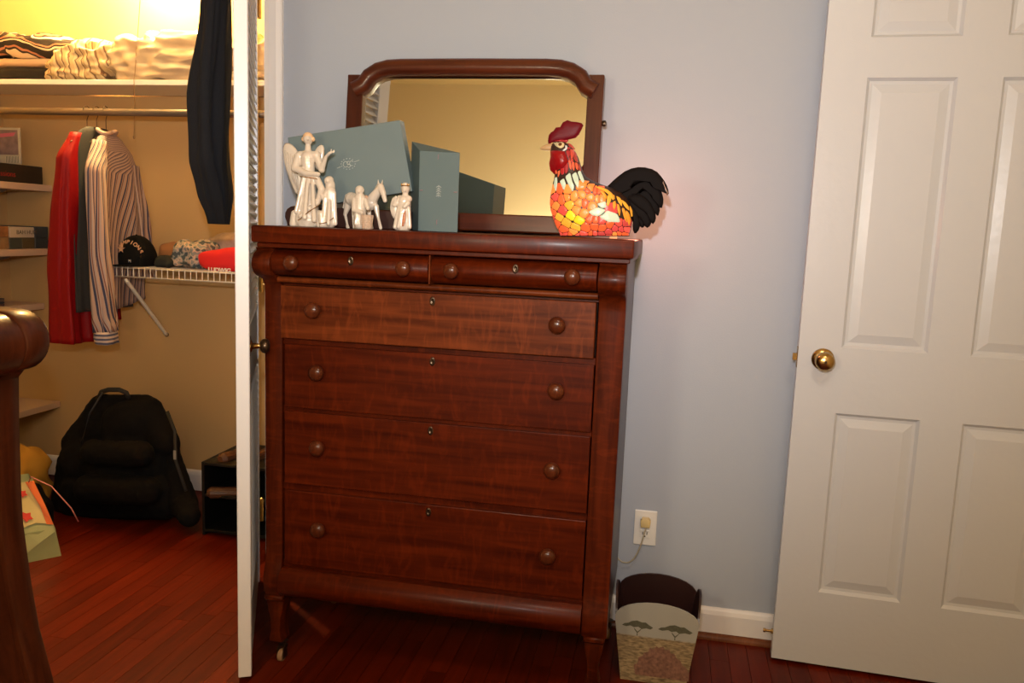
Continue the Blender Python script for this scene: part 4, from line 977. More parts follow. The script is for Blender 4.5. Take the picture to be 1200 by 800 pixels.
# ================================================================== CLOTH BUILDERS
def loft(name, rings, m, parent, uvs=None, cap=True, sub=False):
    n = len(rings[0]); vs = [v for r_ in rings for v in r_]; fs = []; uvl = []
    for j in range(len(rings)-1):
        for i in range(n):
            i2 = (i+1) % n; fs.append((j*n+i, j*n+i2, (j+1)*n+i2, (j+1)*n+i))
            if uvs: uvl += [uvs[j][i], (uvs[j][i+1]), (uvs[j+1][i+1]), uvs[j+1][i]]
    if cap: fs.append(tuple(range(n))[::-1]); fs.append(tuple((len(rings)-1)*n+i for i in range(n)))
    me = bpy.data.meshes.new(name); me.from_pydata([tuple(v) for v in vs], [], fs)
    if uvs:
        ul = me.uv_layers.new(name='UVMap')
        for i, uv in enumerate(uvl): ul.data[i].uv = uv
    bm_ = bmesh.new(); bm_.from_mesh(me); bmesh.ops.recalc_face_normals(bm_, faces=bm_.faces); bm_.to_mesh(me); bm_.free()
    return link(name, me, m, parent, True)
def drape(name, keys, m, parent, axis, folds=7, amp=.010, seed=0, n=56, steps=40, hemwob=.0):
    """hanging cloth tube. keys: (z, cx, cy, half width along axis, half thickness); axis = angle of the width direction"""
    ax = Vector((cos(axis), sin(axis), 0)); nx = Vector((-sin(axis), cos(axis), 0)); rings = []; uvs = []
    zt, zb = keys[0][0], keys[-1][0]
    for s_ in range(steps+1):
        z = zt+(zb-zt)*s_/steps
        for a, b in zip(keys, keys[1:]):
            if b[0] <= z <= a[0]+1e-9:
                t = (a[0]-z)/(a[0]-b[0]+1e-9); t = t*t*(3-2*t)*.5+t*.5; k = [a[i]+(b[i]-a[i])*t for i in range(5)]; break
        f = s_/steps; ring = []; uv = []; per = 4*(k[3]+.3*k[4])
        for i in range(n+1):
            an = 2*pi*i/n
            c_, s__ = cos(an), sin(an)
            e = .72
            X = k[3]*(abs(c_)**e)*(1 if c_ > 0 else -1); Yv = k[4]*(abs(s__)**e)*(1 if s__ > 0 else -1)
            w_ = amp*f**.7*(sin(folds*an+seed+1.3*sin(3*f+seed))+.5*sin((folds*2+1)*an+2*seed+2*f)+.8*noise.noise(Vector((c_*2+seed, s__*2, z*5))))
            r_ = sqrt(X*X+Yv*Yv) or 1
            p = Vector((k[1], k[2], z+hemwob*f**6*sin(2*an+seed)))+ax*(X+X/r_*w_*.4)+nx*(Yv+(1 if Yv > 0 else -1)*w_*min(1, abs(Yv)/(k[4]*.5+1e-6)))
            if i < n: ring.append(p)
            uv.append((per*i/n, z))
        rings.append(ring); uvs.append(uv)
    return loft(name, rings, m, parent, uvs)
def hanger(parent, x, y, z, ang, w=.20, m=DKBRASS):
    a = Vector((cos(ang), sin(ang), 0)); c = Vector((x, y, z))
    up_ = [(0, 0, -.060), (0, 0, -.02)]; pts = [c+Vector((0, 0, -.075)), c+Vector((0, 0, -.035))]
    for k in range(0, 9):
        q = R(-60+k*30); pts.append(c+a*(.0185*cos(q)-.0)*1+Vector((0, 0, .0185*sin(q))))
    MB().tube(pts, .0016, 6).tube([c+Vector((0, 0, -.075)), c-a*w+Vector((0, 0, -.135)), c+a*w+Vector((0, 0, -.135)), c+Vector((0, 0, -.075))], .0016, 6).build('hanger', m, parent)

STR = stripes('striped_shirting', [(0, (.48, .34, .29)), (.32, (.045, .05, .11)), (.56, (.42, .31, .28)), (.68, (.20, .075, .06)), (.80, (.40, .33, .33))], .018)
def shirts():
    r_ = empty('red_shirt', (-1.905, .46, 1.2), 'long bright red satin shirt hanging leftmost on the closet rod', 'shirt', 'clothes hanging on the closet rod')
    A = R(86)
    drape('body', [(1.575, -1.915, .46, .04, .012), (1.545, -1.915, .47, .09, .018), (1.48, -1.92, .48, .13, .020), (1.1, -1.935, .48, .14, .024), (.80, -1.94, .48, .15, .028)], RED, r_, A, 6, .014, 1)
    drape('sleeve', [(1.565, -1.885, .375, .035, .018), (1.46, -1.895, .335, .05, .028), (1.25, -1.905, .325, .055, .036), (1.0, -1.915, .325, .06, .046), (.735, -1.912, .330, .060, .054)], RED, r_, A, 4, .013, 4, 40)
    hanger(r_, -1.912, .46, 1.662, A, .12)
    g = empty('grey_shirt', (-1.868, .46, 1.2), 'dark grey shirt hanging between the red shirt and the striped shirt', 'shirt', 'clothes hanging on the closet rod')
    drape('body', [(1.595, -1.868, .46, .05, .010), (1.57, -1.868, .46, .10, .012), (1.50, -1.868, .465, .14, .013), (1.1, -1.862, .465, .155, .014), (.86, -1.856, .465, .16, .015)], GREYC, g, A, 6, .006, 7)
    hanger(g, -1.868, .46, 1.662, A, .14)
    s_ = empty('striped_shirt', (-1.81, .47, 1.2), 'long-sleeved blue and white striped shirt hanging rightmost on the closet rod', 'shirt', 'clothes hanging on the closet rod')
    B = R(98)
    drape('body', [(1.572, -1.826, .475, .045, .014), (1.55, -1.826, .485, .09, .017), (1.50, -1.826, .50, .14, .019), (1.42, -1.826, .515, .175, .021), (1.1, -1.828, .525, .195, .022), (.885, -1.830, .525, .20, .022)], STR, s_, B, 6, .009, 2, hemwob=.02)
    fs = drape('sleeve', [(1.54, -1.810, .40, .04, .018), (1.42, -1.785, .34, .050, .028), (1.1, -1.768, .325, .052, .030), (.86, -1.748, .318, .048, .031), (.79, -1.742, .315, .044, .030)], STR, s_, B, 4, .012, 3, 40)
    drape('cuff', [(.792, -1.742, .315, .048, .033), (.77, -1.742, .315, .050, .035), (.742, -1.740, .317, .048, .033)], stripes('cuff_stripes', [(0, (.55, .45, .42)), (.5, (.08, .09, .17))], .016, axis=1), s_, B, 3, .004, 3, 40, 8)
    drape('sleeve', [(1.46, -1.84, .64, .035, .018), (1.2, -1.845, .70, .042, .02), (1.06, -1.845, .71, .040, .022), (.98, -1.845, .715, .038, .022)], STR, s_, B, 4, .010, 5, 40)
    MB().tube([(-1.826+.02*cos(R(a)), .465+.05*sin(R(a)), 1.578+.008*sin(R(a*2))) for a in range(0, 361, 20)], .008, 8).build('collar', STR, s_, smooth=True)
    hanger(s_, -1.826, .46, 1.662, B, .12)
shirts()
def coat():
    d = Vector((-.442, .897, 0)); r_ = empty('coat', (-.965, -.20, 1.6), 'dark navy coat hanging from the back of the louvred closet door', 'coat')
    A = math.atan2(.897, -.442)
    o = drape('body', [(2.02, -.925, -.205, .045, .02), (1.98, -.93, -.205, .10, .032), (1.85, -.938, -.205, .145, .036), (1.60, -.964, -.20, .18, .042), (1.42, -.964, -.20, .175, .042), (1.33, -.947, -.205, .11, .034), (1.235, -.928, -.215, .014, .010)], NAVY, r_, A, 6, .016, 2, 72)
    MB().box(-.012, .012, -.002, .002, -.03, .03, .002, 1, Matrix.Translation((-.935, -.245, 1.975))).build('collar_loop', NAVY, r_)
    MB().tube([(-.945, -.215, 1.99), (-.945, -.215, 2.05), (-.93, -.21, 2.062), (-.90, -.196, 2.056), (-.868, -.18, 2.045)], .003, 8).build('hook', ROD, r_)
coat()

# ================================================================== LUMPS OF CLOTH
def lump(name, c, s_, m, amp=.012, fr=14, seed=0, parent=None, rz=0, floor=None, aniso=(1, 1, 1), lab=None, sub=24, flat=True, ridge=True, pw=.55, shape=None):
    bm_ = bmesh.new(); bmesh.ops.create_uvsphere(bm_, u_segments=sub*3, v_segments=sub*2, radius=1)
    for v in bm_.verts:
        p = v.co; q = Vector([abs(k)**pw*(1 if k > 0 else -1) for k in p])
        w_ = Vector((q.x*s_[0], q.y*s_[1], q.z*s_[2]))
        if shape: w_ = shape(w_, q)
        u_ = Vector((w_.x*aniso[0], w_.y*aniso[1], w_.z*aniso[2]))*fr+Vector((seed*3.1, seed, 0))
        a = noise.noise(u_)+.5*noise.noise(u_*2.1)
        if ridge: a = 1-2*abs(a)
        w_ += p.normalized()*amp*a
        v.co = w_
    bmesh.ops.rotate(bm_, verts=bm_.verts, cent=(0, 0, 0), matrix=Matrix.Rotation(rz, 3, 'Z'))
    bmesh.ops.translate(bm_, verts=bm_.verts, vec=c)
    if floor is not None:
        for v in bm_.verts: v.co.z = max(v.co.z, floor)
    me = bpy.data.meshes.new(name); bm_.to_mesh(me); bm_.free()
    return link(name, me, m, parent, True)
ZS = 1.7905
ZEB = stripes('dark_patterned_blanket', [(0, (.018, .010, .008)), (.55, (.75, .58, .40)), (.72, (.018, .010, .008)), (.85, (.45, .18, .10))], .055, axis=2, uv=False, dist=.16)
BEI = stripes('tan_striped_cloth', [(0, (.62, .44, .24)), (.5, (.74, .58, .36)), (.8, (.24, .13, .07))], .030, axis=0, uv=False, dist=.06)
ab = lump('folded_blanket', (-2.26, .64, ZS+.03), (.25, .10, .030), mat('black_fleece', (.012, .008, .007), .95), .006, 12, 1, floor=ZS)
tag(ab, 'black folded blanket at the bottom of the pile on the upper closet shelf', 'blanket', 'blankets piled on the upper closet shelf')
ab = lump('folded_blanket', (-2.24, .64, ZS+.076), (.26, .10, .018), mat('beige_fleece', (.55, .37, .24), .95), .006, 12, 2, floor=ZS+.058)
tag(ab, 'thin beige blanket layer between black blanket and patterned blanket on upper shelf', 'blanket', 'blankets piled on the upper closet shelf')
ab = lump('folded_blanket', (-2.25, .64, ZS+.145), (.27, .11, .048), ZEB, .018, 9, 3, floor=ZS+.092, shape=lambda w_, q: Vector((w_.x, w_.y, w_.z-.025*max(0, q.x))))
tag(ab, 'black and white patterned blanket crumpled on top of the pile on the upper shelf', 'blanket', 'blankets piled on the upper closet shelf')
ab = lump('crumpled_cloth', (-2.0, .60, ZS+.075), (.14, .085, .078), BEI, .026, 12, 5, floor=ZS, aniso=(1, 1, 2.2), sub=30, shape=lambda w_, q: Vector((w_.x+.05*q.z, w_.y, w_.z*(1-.25*abs(q.x)))))
tag(ab, 'crumpled tan striped cloth between the blanket pile and pale bedding on upper shelf', 'cloth')
ab = lump('bedding_bundle', (-1.52, .64, ZS+.085), (.38, .115, .095), mat('pale_plastic_sheet', (.50, .37, .26), .25, coat=.3), .036, 9, 8, floor=ZS, sub=40, aniso=(1, 1, 1.8))
tag(ab, 'pale bedding bundle in crinkled clear plastic on the upper closet shelf', 'bedding')
ab = lump('bedding_bundle', (-.90, .64, ZS+.075), (.24, .11, .085), mat('pale_plastic_sheet_two', (.85, .70, .55), .35), .02, 7, 18, floor=ZS, sub=24)
tag(ab, 'pale folded bedding on the upper closet shelf seen past the louvred door', 'bedding')

# ---- things on the wire shelf
ZW = 1.038+.0052
def text(s_, name, size, m, parent, M, ext=.0004, arc=None, extra=0):
    cu = bpy.data.curves.new(name, 'FONT'); cu.body = s_; cu.size = size; cu.extrude = ext; cu.align_x = 'CENTER'; cu.align_y = 'CENTER'; cu.offset = extra
    t = bpy.data.objects.new('tmp', cu); COL.objects.link(t); dg = bpy.context.evaluated_depsgraph_get(); dg.update()
    me = bpy.data.meshes.new_from_object(t.evaluated_get(dg)); bpy.data.objects.remove(t); me.transform(M); me.name = name
    return link(name, me, m, parent)
FX = Matrix.Rotation(R(90), 4, 'X')
def cap_hat():
    c = Vector((-1.700, .555, ZW)) + Vector((-.055, -.02, 0)); r_ = empty('baseball_cap', c, 'black baseball cap with arched lettering and star on the wire shelf', 'cap')
    Rr = .080
    t = bmesh.new(); bmesh.ops.create_uvsphere(t, u_segments=36, v_segments=24, radius=Rr)
    for v in t.verts:
        v.co.z *= 1.32
        if v.co.z < 0: v.co.z = max(v.co.z, -.025)*.8
    bmesh.ops.translate(t, verts=t.verts, vec=c+Vector((0, 0, .0215)))
    me = bpy.data.meshes.new('crown'); t.to_mesh(me); t.free()
    cr = link('crown', me, BLACK, r_, True)
    bp = [(Rr*1.0*cos(R(a)), Rr*1.0*sin(R(a))) for a in range(200, 341, 10)]+[(Rr*.95*cos(R(a))*1.02, -.045+Rr*1.0*sin(R(a))*.95) for a in range(335, 204, -10)]
    MB().prism([(c.x+a+.0, c.y+b) for a, b in bp], 'z', ZW+.001, ZW+.006, .001).build('brim', BLACK, r_)
    CO = mat('copper_thread', (.62, .36, .22), .5)
    w_ = 'CHAMPIONS'
    for i, ch in enumerate(w_):
        a = R(150-120*i/(len(w_)-1)); rr = .068
        x, z = c.x+rr*cos(a)*.93, ZW+.0225+rr*sin(a)*1.12
        k = 1-((x-c.x)/Rr)**2-((z-ZW-.0215)/(Rr*1.32))**2
        y = c.y-Rr*sqrt(max(k, .02))-.0005
        text(ch, 'letter', .023, CO, cr, Matrix.Translation((x, y, z)) @ Matrix.Rotation(-(a-R(90)), 4, 'Y') @ Matrix.Rotation(R(-28)*sin(a), 4, 'X') @ FX, .0012, extra=.0006)
    st = []
    for k in range(10):
        rr = .018 if k % 2 == 0 else .007; a = R(90+36*k); st.append((c.x-.020+rr*cos(a), ZW+.070+rr*sin(a)))
    k = 1-(.022/Rr)**2-(.046/(Rr*1.32))**2; ys = c.y-Rr*sqrt(k)
    MB().prism(st, 'y', ys-.007, ys+.01).build('star', CO, cr)
    MB().ball((c.x, c.y, ZW+.0215+Rr*1.32), .005, 2, (1, 1, .6)).build('button', BLACK, r_)
    lg = mat('grey_thread', (.35, .36, .40), .5); text('M', 'letter', .016, lg, cr, Matrix.Translation((c.x+.022, c.y-.078, ZW+.022)) @ FX, .002)
cap_hat()
PAT = mat('patterned_cloth', (.42, .36, .30), .9); 
def patcloth():
    M = bpy.data.materials.new('grey_floral_cloth'); M.use_nodes = True; N = M.node_tree.nodes; L = M.node_tree.links
    tc = N.new('ShaderNodeTexCoord'); v = N.new('ShaderNodeTexNoise'); v.inputs['Scale'].default_value = 42; v.inputs['Detail'].default_value = 1; L.new(tc.outputs['Object'], v.inputs['Vector'])
    c = N.new('ShaderNodeValToRGB'); c.color_ramp.interpolation = 'CONSTANT'; e = c.color_ramp.elements; e[0].color = (.08, .10, .11, 1); e[1].position = .44; e[1].color = (.34, .33, .30, 1); q = e.new(.52); q.color = (.62, .45, .35, 1); q = e.new(.60); q.color = (.26, .28, .28, 1)
    L.new(v.outputs['Fac'], c.inputs['Fac']); L.new(c.outputs[0], N['Principled BSDF'].inputs['Base Color']); N['Principled BSDF'].inputs['Roughness'].default_value = .9; return M
PC = patcloth()
def shoe(name, c, s_, ang, m, msole, lab, cat='shoe', group=None, floor=None):
    r_ = empty(name, c, lab, cat, group); a = Matrix.Rotation(ang, 3, 'Z'); c = Vector(c)
    def P(x, y, z): return c+a @ Vector((x*s_, y*s_, z*s_))
    blob('upper', [('c', P(-.09, 0, .045), .034*s_, P(.0, 0, .038), .034*s_), ('c', P(.0, 0, .036), .034*s_, P(.10, .0, .028), .030*s_), ('s', P(-.09, 0, .07), .028*s_), ('s', P(.12, 0, .025), .026*s_)], .005, m, r_, floor=c.z+.008, smooth=2)
    MB().tube([P(-.12, 0, .008), P(-.10, 0, .008), P(-.02, 0, .008), P(.08, 0, .008), P(.145, 0, .008)], [.018*s_, .032*s_, .028*s_, .034*s_, .016*s_], 12).build('sole', msole, r_)
    for v in bpy.data.objects[r_.children[-1].name].data.vertices: v.co.z = max(c.z+.0005, min(v.co.z, c.z+.014))
    return r_
TANL = mat('tan_leather', (.34, .15, .06), .5); BRN = mat('brown_leather', (.10, .04, .02), .45)
ab = lump('brown_cap', (-1.655, .68, ZW+.050), (.070, .07, .050), TANL, .006, 12, 3, floor=ZW)
tag(ab, 'tan cap lying on the wire shelf behind the small dark folded cloth', 'cap')
ab = lump('dark_cloth', (-1.600, .525, ZW+.022), (.045, .05, .021), mat('dark_green_cloth', (.02, .022, .018), .9), .008, 14, 4, floor=ZW)
tag(ab, 'small dark folded cloth between black cap and patterned cloth on wire shelf', 'cloth')
ab = lump('patterned_cloth', (-1.505, .575, ZW+.056), (.066, .09, .052), PC, .014, 14, 6, floor=ZW, sub=28)
tag(ab, 'rumpled grey floral cloth on the wire shelf left of the red garment', 'cloth')
ab = lump('patterned_cloth', (-1.36, .705, ZW+.085), (.15, .05, .085), mat('grey_pink_cloth', (.42, .31, .25), .9, var=.5, scale=30), .018, 11, 7, floor=ZW, sub=28, shape=lambda w_, q: Vector((w_.x, w_.y, w_.z*(.75+.3*q.x))))
tag(ab, 'pale pinkish grey clothes heaped behind the red garment on the wire shelf', 'clothes')
def redshirt():
    r_ = empty('folded_shirt', (-1.2, .53, ZW), 'bright red folded garment with white lettering at front of the wire shelf', 'shirt')
    lump('cloth', (-1.285, .545, ZW+.040), (.168, .080, .054), mat('red_jersey', (.75, .015, .02), .7), .004, 8, 9, floor=ZW, parent=r_, shape=lambda w_, q: Vector((w_.x, w_.y, w_.z*(1.0+.25*min(0, q.x)))))
    text('LUDWIG', 'letter', .025, mat('white_print', (.85, .75, .72), .6), r_, Matrix.Translation((-1.33, .455, ZW+.003)) @ FX, .0008, extra=.001)
redshirt()

# ---- things on the wall shelves
def bx(name, x0, x1, y0, y1, z0, z1, m, lab, cat='box', group=None, bev=.0015):
    o = MB().box(x0, x1, y0, y1, z0, z1, bev).build(name, m); tag(o, lab, cat, group); return o
FY = Matrix.Rotation(R(90), 4, 'Z') @ FX     # text on a face looking towards +x
def shelf_goods():
    z = 1.372
    r_ = empty('black_box', (-2.46, .6, z), 'long black box with red lettering on the highest closet wall shelf', 'box')
    MB().box(-2.57, -2.368, .33, .738, z+.0005, z+.078, .0015).build('carton', mat('black_card', (.012, .010, .010), .5), r_)
    text('Passions', 'lettering', .034, mat('red_print', (.30, .02, .02), .6), r_, Matrix.Translation((-2.3672, .525, z+.034)) @ Matrix.Rotation(R(0), 4, 'X') @ FY, .0003)
    zp = z+.0785
    r_ = empty('picture_board', (-2.47, .6, zp), 'upright pictured game board standing on the black box at left edge', 'board')
    # stands roughly facing the room (normal towards -y)
    c0 = at(24.5, 190, .60)
    x1 = c0.x; b = MB().box(x1-.19, x1, .60, .606, zp+.0005, zp+.155, .0008); b.build('board', mat('grey_card', (.36, .33, .29), .6), r_)
    pm = mat('dim_picture_print', (.16, .11, .13), .6, var=.8, scale=30)
    MB().box(x1-.18, x1-.010, .5993, .5999, zp+.040, zp+.145).build('printed_picture', pm, r_)
    MB().prism([(x1-.14, zp+.125), (x1-.02, zp+.135), (x1-.03, zp+.120), (x1-.13, zp+.110)], 'y', .5986, .5992).build('printed_lettering', mat('pink_print', (.38, .08, .16), .6), r_)
    MB().box(x1-.075, x1-.008, .5986, .5999, zp+.006, zp+.034).build('printed_barcode', stripes('barcode', [(0, (.5, .48, .45)), (.5, (.06, .06, .06))], .006, axis=0, uv=False), r_)
    lump('dark_bag', (x1-.13, .50, zp+.045), (.055, .05, .042), BLACK, .008, 12, 3, floor=zp+.0005)
    tag(bpy.data.objects['dark_bag'], 'small black bag on the black box in front of the picture board', 'bag')
    z = 1.0855
    G = 'game boxes on the middle closet wall shelf'
    def gbox(y0, y1, z0, z1, m, lab, txt=None, tm=None, ts=.03, x1=-2.366):
        r_ = empty('game_box', (-2.46, (y0+y1)/2, z0), lab, 'box', G)
        MB().box(-2.57, x1, y0, y1, z0, z1, .0015).build('carton', m, r_)
        if txt: text(txt, 'lettering', ts, tm, r_, Matrix.Translation((x1+.0004, y0+(y1-y0)*.68, (z0+z1)/2)) @ FY, .0003)
        return r_
    dk = mat('dark_print', (.10, .07, .05), .6)
    gbox(.535, .672, z+.049, z+.095, mat('cream_card', (.50, .42, .34), .6), 'cream box with dark lettering on its spine on middle wall shelf', 'BAH HUM', dk, .026)
    gbox(.530, .600, z+.0005, z+.0485, mat('teal_grey_card', (.055, .062, .055), .6, var=.3, scale=20), 'dark teal box under the left end of the cream spined box')
    gbox(.601, .672, z+.0005, z+.0485, mat('olive_card', (.085, .060, .030), .6, var=.5, scale=20), 'olive brown box under the right end of the cream spined box')
    gbox(.675, .755, z+.0475, z+.098, mat('navy_card', (.022, .040, .065), .5), 'navy box at far end of middle wall shelf, upper of two')
    gbox(.675, .755, z+.0005, z+.0470, mat('navy_card_two', (.020, .036, .055), .5), 'navy box at far end of middle wall shelf, lower of two')
    gbox(.36, .528, z+.052, z+.098, mat('orange_pictured_card', (.30, .13, .05), .6, var=.7, scale=35), 'orange pictured box at near end of middle wall shelf, upper')
    gbox(.36, .528, z+.0005, z+.0515, mat('tan_pictured_card', (.26, .15, .07), .6, var=.6, scale=35), 'tan pictured box at near end of middle wall shelf, lower')
    z = .8305
    for k, (t_, c_) in enumerate(((.012, (.10, .05, .06)), (.010, (.05, .05, .07)), (.014, (.12, .09, .09)))):
        z0 = z+(0, .0125, .023)[k]
        bx('thin_book', -2.59, -2.432, .36, .56, z0+.0005, z0+t_, mat('book_cover', c_, .6), ('lowest', 'middle', 'topmost')[k]+' thin dark book in the flat stack just above the bed footboard', 'book', 'thin books on the low wall shelf')
shelf_goods()

# ---- floor of the closet
def backpack():
    r_ = empty('backpack', (-1.75, .42, 0), 'large black backpack slumped on the closet floor against the back wall', 'backpack')
    y = .44
    d = lambda p: .004*noise.noise(p*14)+.0025*noise.noise(p*40)
    s_ = .0031
    blob('main_compartment', [('c', (132, 478, .06), 20, (168, 480, .06), 22), ('c', (112, 500, .04), 26, (182, 505, .04), 24), ('c', (102, 540, .0), 36, (182, 545, .0), 32), ('c', (98, 575, -.03), 34, (190, 580, -.03), 34), ('s', (150, 540, -.02), 46, (1, .75, 1)), ('c', (92, 545, .0), 28, (84, 585, -.02), 26),
         ('c', (90, 590, -.06), 22, (195, 592, -.06), 20), ('c', (120, 476, .05), 18, (94, 520, .02), 24), ('c', (176, 480, .05), 18, (194, 520, .0), 20), ('s', (150, 500, .0), 36, (1.1, .7, 1)), ('s', (145, 560, -.05), 44, (1.2, .8, .9))], .009, BLACK, r_, floor=.0005, y0=y, s=s_, smooth=4, disp=d)
    blob('front_pocket', [('c', (110, 530, -.13), 18, (165, 532, -.13), 18), ('c', (105, 572, -.15), 20, (172, 575, -.15), 20)], .007, BLACK, r_, floor=.0005, y0=y, s=s_, smooth=4, disp=d)
    blob('side_pocket', [('c', (196, 505, .02), 10, (203, 540, .0), 13), ('c', (203, 545, .0), 14, (215, 590, -.06), 20), ('c', (215, 592, -.08), 17, (222, 604, -.12), 15)], .007, BLACK, r_, floor=.0005, y0=y, s=s_, smooth=4, disp=d)
    MB().tube([at(116, 466, y+.02), at(119, 459, y+.01), at(127, 456.5, y+.0), at(140, 456.5, y+.0), at(148, 460, y+.01), at(151, 467, y+.02)], .010, 8).build('top_handle', mat('webbing', (.02, .02, .022), .7), r_, smooth=True)
    MB().tube([at(196, 482, y-.02), at(205, 505, y-.04), at(206, 540, y-.06), at(218, 575, y-.1)], .007, 8).build('strap', mat('webbing_two', (.018, .018, .02), .7), r_, smooth=True)
    MB().tube([at(120, 460, y-.02), at(105, 485, y-.04), at(95, 520, y-.06)], .004, 6).build('zip', mat('zip_black', (.03, .03, .035), .5), r_, smooth=True)
    p = at(205, 532, y-.078); MB().box(p.x-.006, p.x+.006, p.y-.003, p.y, p.z-.022, p.z+.016, .001).build('tag', mat('grey_tag', (.33, .32, .30), .5), r_)
backpack()
def giftbag():
    r_ = empty('gift_bag', (-1.83, -.03, 0), 'green and cream paper gift bag printed with red flowers, beside the bed footboard', 'bag')
    GR = mat('pale_green_paper', (.34, .40, .22), .45, bump=.3, bscale=12); CRM = mat('cream_paper', (.62, .52, .26), .45)
    y = -.06
    bl = atz(72, 651, .001); bl2 = atz(33, 659, .001)
    d = (bl2-bl); d.z = 0; d = d.normalized()*.17; n = Vector((d.y, -d.x, 0)).normalized(); n = n if n.y > 0 else -n
    A, B = bl, bl+d; C, D = B+n*.08, A+n*.08
    lean = Vector((-.135, .03, 0))
    def ring(z, f): return [p+lean*f+Vector((0, 0, z)) for p in (A, B, C, D)]
    rs = [ring(0, 0), ring(.10, .2), ring(.18, .55), ring(.27, 1.0)]
    t = bmesh.new(); R_ = [[t.verts.new(p) for p in q] for q in rs]
    for a, b in zip(R_, R_[1:]):
        for i in range(4): t.faces.new((a[i], a[(i+1) % 4], b[(i+1) % 4], b[i]))
    t.faces.new(R_[0][::-1]); bmesh.ops.recalc_face_normals(t, faces=t.faces)
    me = bpy.data.meshes.new('paper'); t.to_mesh(me); t.free(); o = link('paper', me, GR, r_); sd = o.modifiers.new('t', 'SOLIDIFY'); sd.thickness = .0015
    fn = Vector((d.y, -d.x, 0)).normalized(); fn = fn if fn.y < 0 else -fn
    def P(u, z, off=.002):
        f = 0 if z <= 0 else (.2*z/.10 if z < .10 else (.2+.35*(z-.10)/.08 if z < .18 else .55+.45*(z-.18)/.09))
        return A+d*u+lean*f+Vector((0, 0, z))+fn*off
    def patch(pts, name, m, off):
        t = bmesh.new(); F_ = [t.verts.new(P(u, z, off)) for u, z in pts]; G_ = [t.verts.new(P(u, z, off-.0008)) for u, z in pts]; k = len(pts)
        t.faces.new(F_); t.faces.new(G_[::-1])
        for i in range(k): t.faces.new((F_[i], G_[i], G_[(i+1) % k], F_[(i+1) % k]))
        bmesh.ops.triangulate(t, faces=t.faces); bmesh.ops.recalc_face_normals(t, faces=t.faces); me = bpy.data.meshes.new(name); t.to_mesh(me); t.free(); link(name, me, m, r_)
    patch([(0, .115), (.3, .13), (.6, .12), (1, .10), (1, .18), (1, .265), (.5, .265), (0, .265), (0, .18)], 'printed_ground', CRM, .0035)
    patch([(0, .115), (.12, .12), (.10, .18), (.16, .265), (0, .265), (0, .18)], 'printed_border', mat('orange_print', (.75, .16, .03), .5), .0052)
    RF = mat('red_flower_print', (.60, .03, .02), .5)
    for u, z, r_0 in ((.42, .155, .022), (.62, .20, .018), (.3, .23, .016), (.75, .135, .015)):
        patch([(u+r_0*6*(1 if k % 2 == 0 else .6)*cos(R(36*k)), z+r_0*.85*(1 if k % 2 == 0 else .6)*sin(R(36*k))) for k in range(10)], 'printed_flower', RF, .006)
    patch([(.02, .09), (.35, .06), (.75, .02), (1, .0), (1, .09), (.6, .115), (.3, .12), (.02, .11)], 'printed_leaf', mat('light_green_print', (.48, .55, .32), .5), .003)
    q = [P(.1, .262, .004), P(.02, .285, .03), P(-.25, .25, .05), P(-.42, .17, .05), P(-.45, .12, .04)]
    MB().tube(q, .0022, 6).build('handle', mat('pink_cord', (.55, .20, .22), .6), r_, smooth=True)
giftbag()
ab = lump('cloth_bag', (-2.20, .30, .15), (.13, .09, .13), mat('ochre_fabric', (.50, .26, .03), .8, var=.2, scale=10), .025, 7, 4, floor=.0005)
MB().tube([(-2.20+.055*cos(R(a)), .225, .285+.045*sin(R(a))) for a in range(-20, 201, 20)], .012, 8).build('handle', ab.data.materials[0], ab, smooth=True)
tag(ab, 'crumpled ochre yellow bag between wall shelf and black backpack', 'bag')
ab = lump('dark_bag', (-2.0, .10, .10), (.11, .08, .10), BLACK, .02, 8, 14, floor=.0005)
tag(ab, 'small black bag between the gift bag and the black backpack', 'bag')
def blackcrate():
    r_ = empty('shoe_stand', (-1.13, .40, 0), 'black open shoe stand on the closet floor just behind the louvred door', 'stand')
    bk = mat('black_board', (.003, .003, .003), .5)
    x0, x1, y0, y1, h = -1.325, -.93, .30, .60, .30
    MB().box(x0, x0+.012, y0, y1, .0005, h, .001).build('side', bk, r_); MB().box(x1-.012, x1, y0, y1, .0005, h, .001).build('side', bk, r_)
    for z in (.02, .165, h-.006): MB().box(x0+.0125, x1-.0125, y0, y1, z-.006, z+.0055, .001).build('shelf', bk, r_)
    MB().box(x0+.0125, x1-.0125, y1-.006, y1-.0005, .027, h-.0125).build('back', bk, r_)
    shoe('shoe', (-1.235, .42, h), .8, R(75), mat('grey_brown_suede', (.26, .15, .09), .8), BRN, 'grey-brown shoe on top of the black shoe stand, left one', 'shoe', 'shoes on the black stand')
    shoe('shoe', (-1.14, .42, h), .8, R(78), BRN, BRN, 'dark brown shoe on top of the black shoe stand, right one', 'shoe', 'shoes on the black stand')
    shoe('slipper', (-1.215, .33, .171), .75, R(20), mat('blush_leather', (.62, .36, .25), .4), BRN, 'blush pink slipper on the middle shelf of the black shoe stand', 'slipper')
blackcrate()

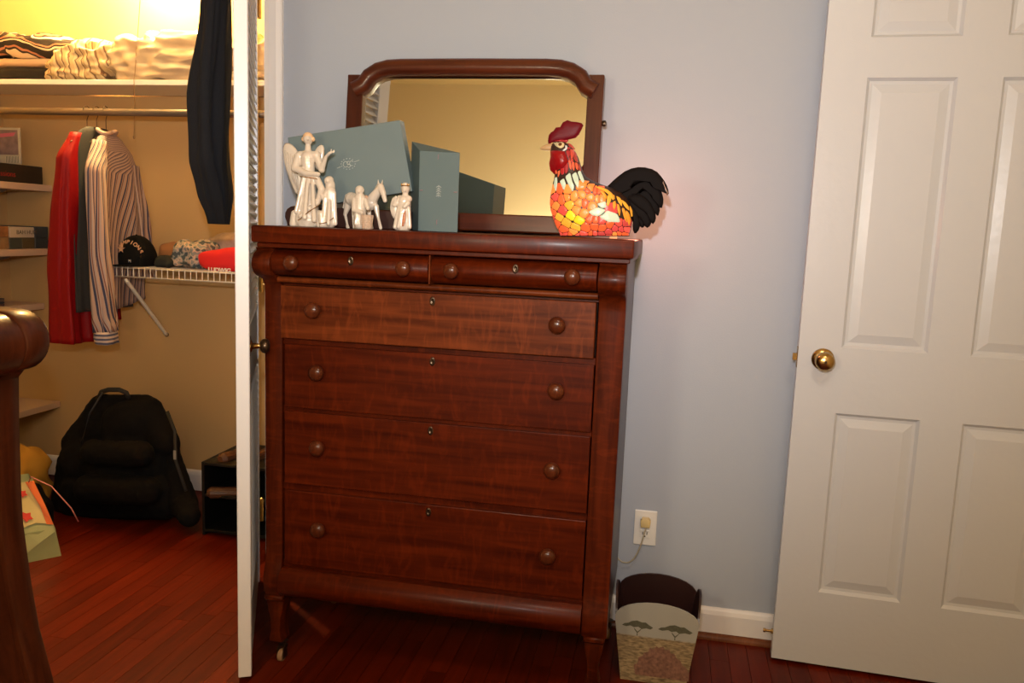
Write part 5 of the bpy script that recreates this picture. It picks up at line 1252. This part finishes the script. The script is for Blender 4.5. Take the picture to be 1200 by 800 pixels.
# ================================================================== BED FOOTBOARD
def footboard():
    r_ = empty('bed_footboard', (-.90, -1.2, 0), 'reddish brown wooden sleigh bed footboard with scrolled top, at left edge', 'bed')
    y = -1.1
    R1 = [(-.8545, .925), (-.852, .85), (-.846, .70), (-.836, .52), (-.818, .38), (-.800, .255), (-.785, .12), (-.78, .0005)]
    L1 = [(-.90, .0005), (-.905, .12), (-.92, .3), (-.935, .5), (-.945, .7), (-.95, .85), (-.955, .96)]
    sc = arc_pts(-.843, .992, .063, -75, 85, 12)
    prof = R1[::-1]+[(-.835, .930)]+sc+[(-.90, 1.058), (-.95, 1.05), (-.985, 1.02)]+L1[::-1][:0]+[(-.985, 1.0), (-.965, .97), (-.955, .9)]+L1[::-1][1:]
    prof = [(-.78, .0005)]+[(-.785, .12), (-.800, .255), (-.830, .38), (-.846, .52), (-.850, .70), (-.852, .85), (-.8545, .920), (-.838, .930)]+sc+[(-.90, 1.057), (-.95, 1.05), (-.985, 1.02), (-.965, .97), (-.955, .9), (-.945, .7), (-.935, .5), (-.92, .3), (-.905, .12), (-.90, .0005)]
    fe = [at(a, b, y+.026) for a, b in ((22, 442), (22.5, 500), (25, 580), (27, 612), (31, 642), (36.5, 682), (46, 735), (62, 795), (72, 850))]
    fe = [(p.x, p.z) for p in fe]
    prof = [(fe[-1][0]+.012, .0005), (fe[-1][0]+.008, .10)]+fe[::-1]+[(a-.022, b) for a, b in prof[8:]]
    MB().prism(prof, 'y', y-.03, y+.03, .006).build('end_post', BEDW, r_, angle=35)
    p2 = [(a-.012 if b < .92 else a-.004, b-.004 if b > .92 else max(b, .08)) for a, b in prof]
    MB().prism(p2, 'y', y-.62, y-.031).build('panel', BEDW, r_, angle=35)
    MB().lathe([(0, 0), (.055, 0), (.058, .004), (.050, .008), (.046, .006), (.012, .006), (.010, .009), (0, .010)], 28, Matrix.Translation((-.865, y-.0+.030, .992)) @ Matrix.Rotation(R(-90), 4, 'X')).build('scroll_boss', BEDW, r_, smooth=False)
footboard()
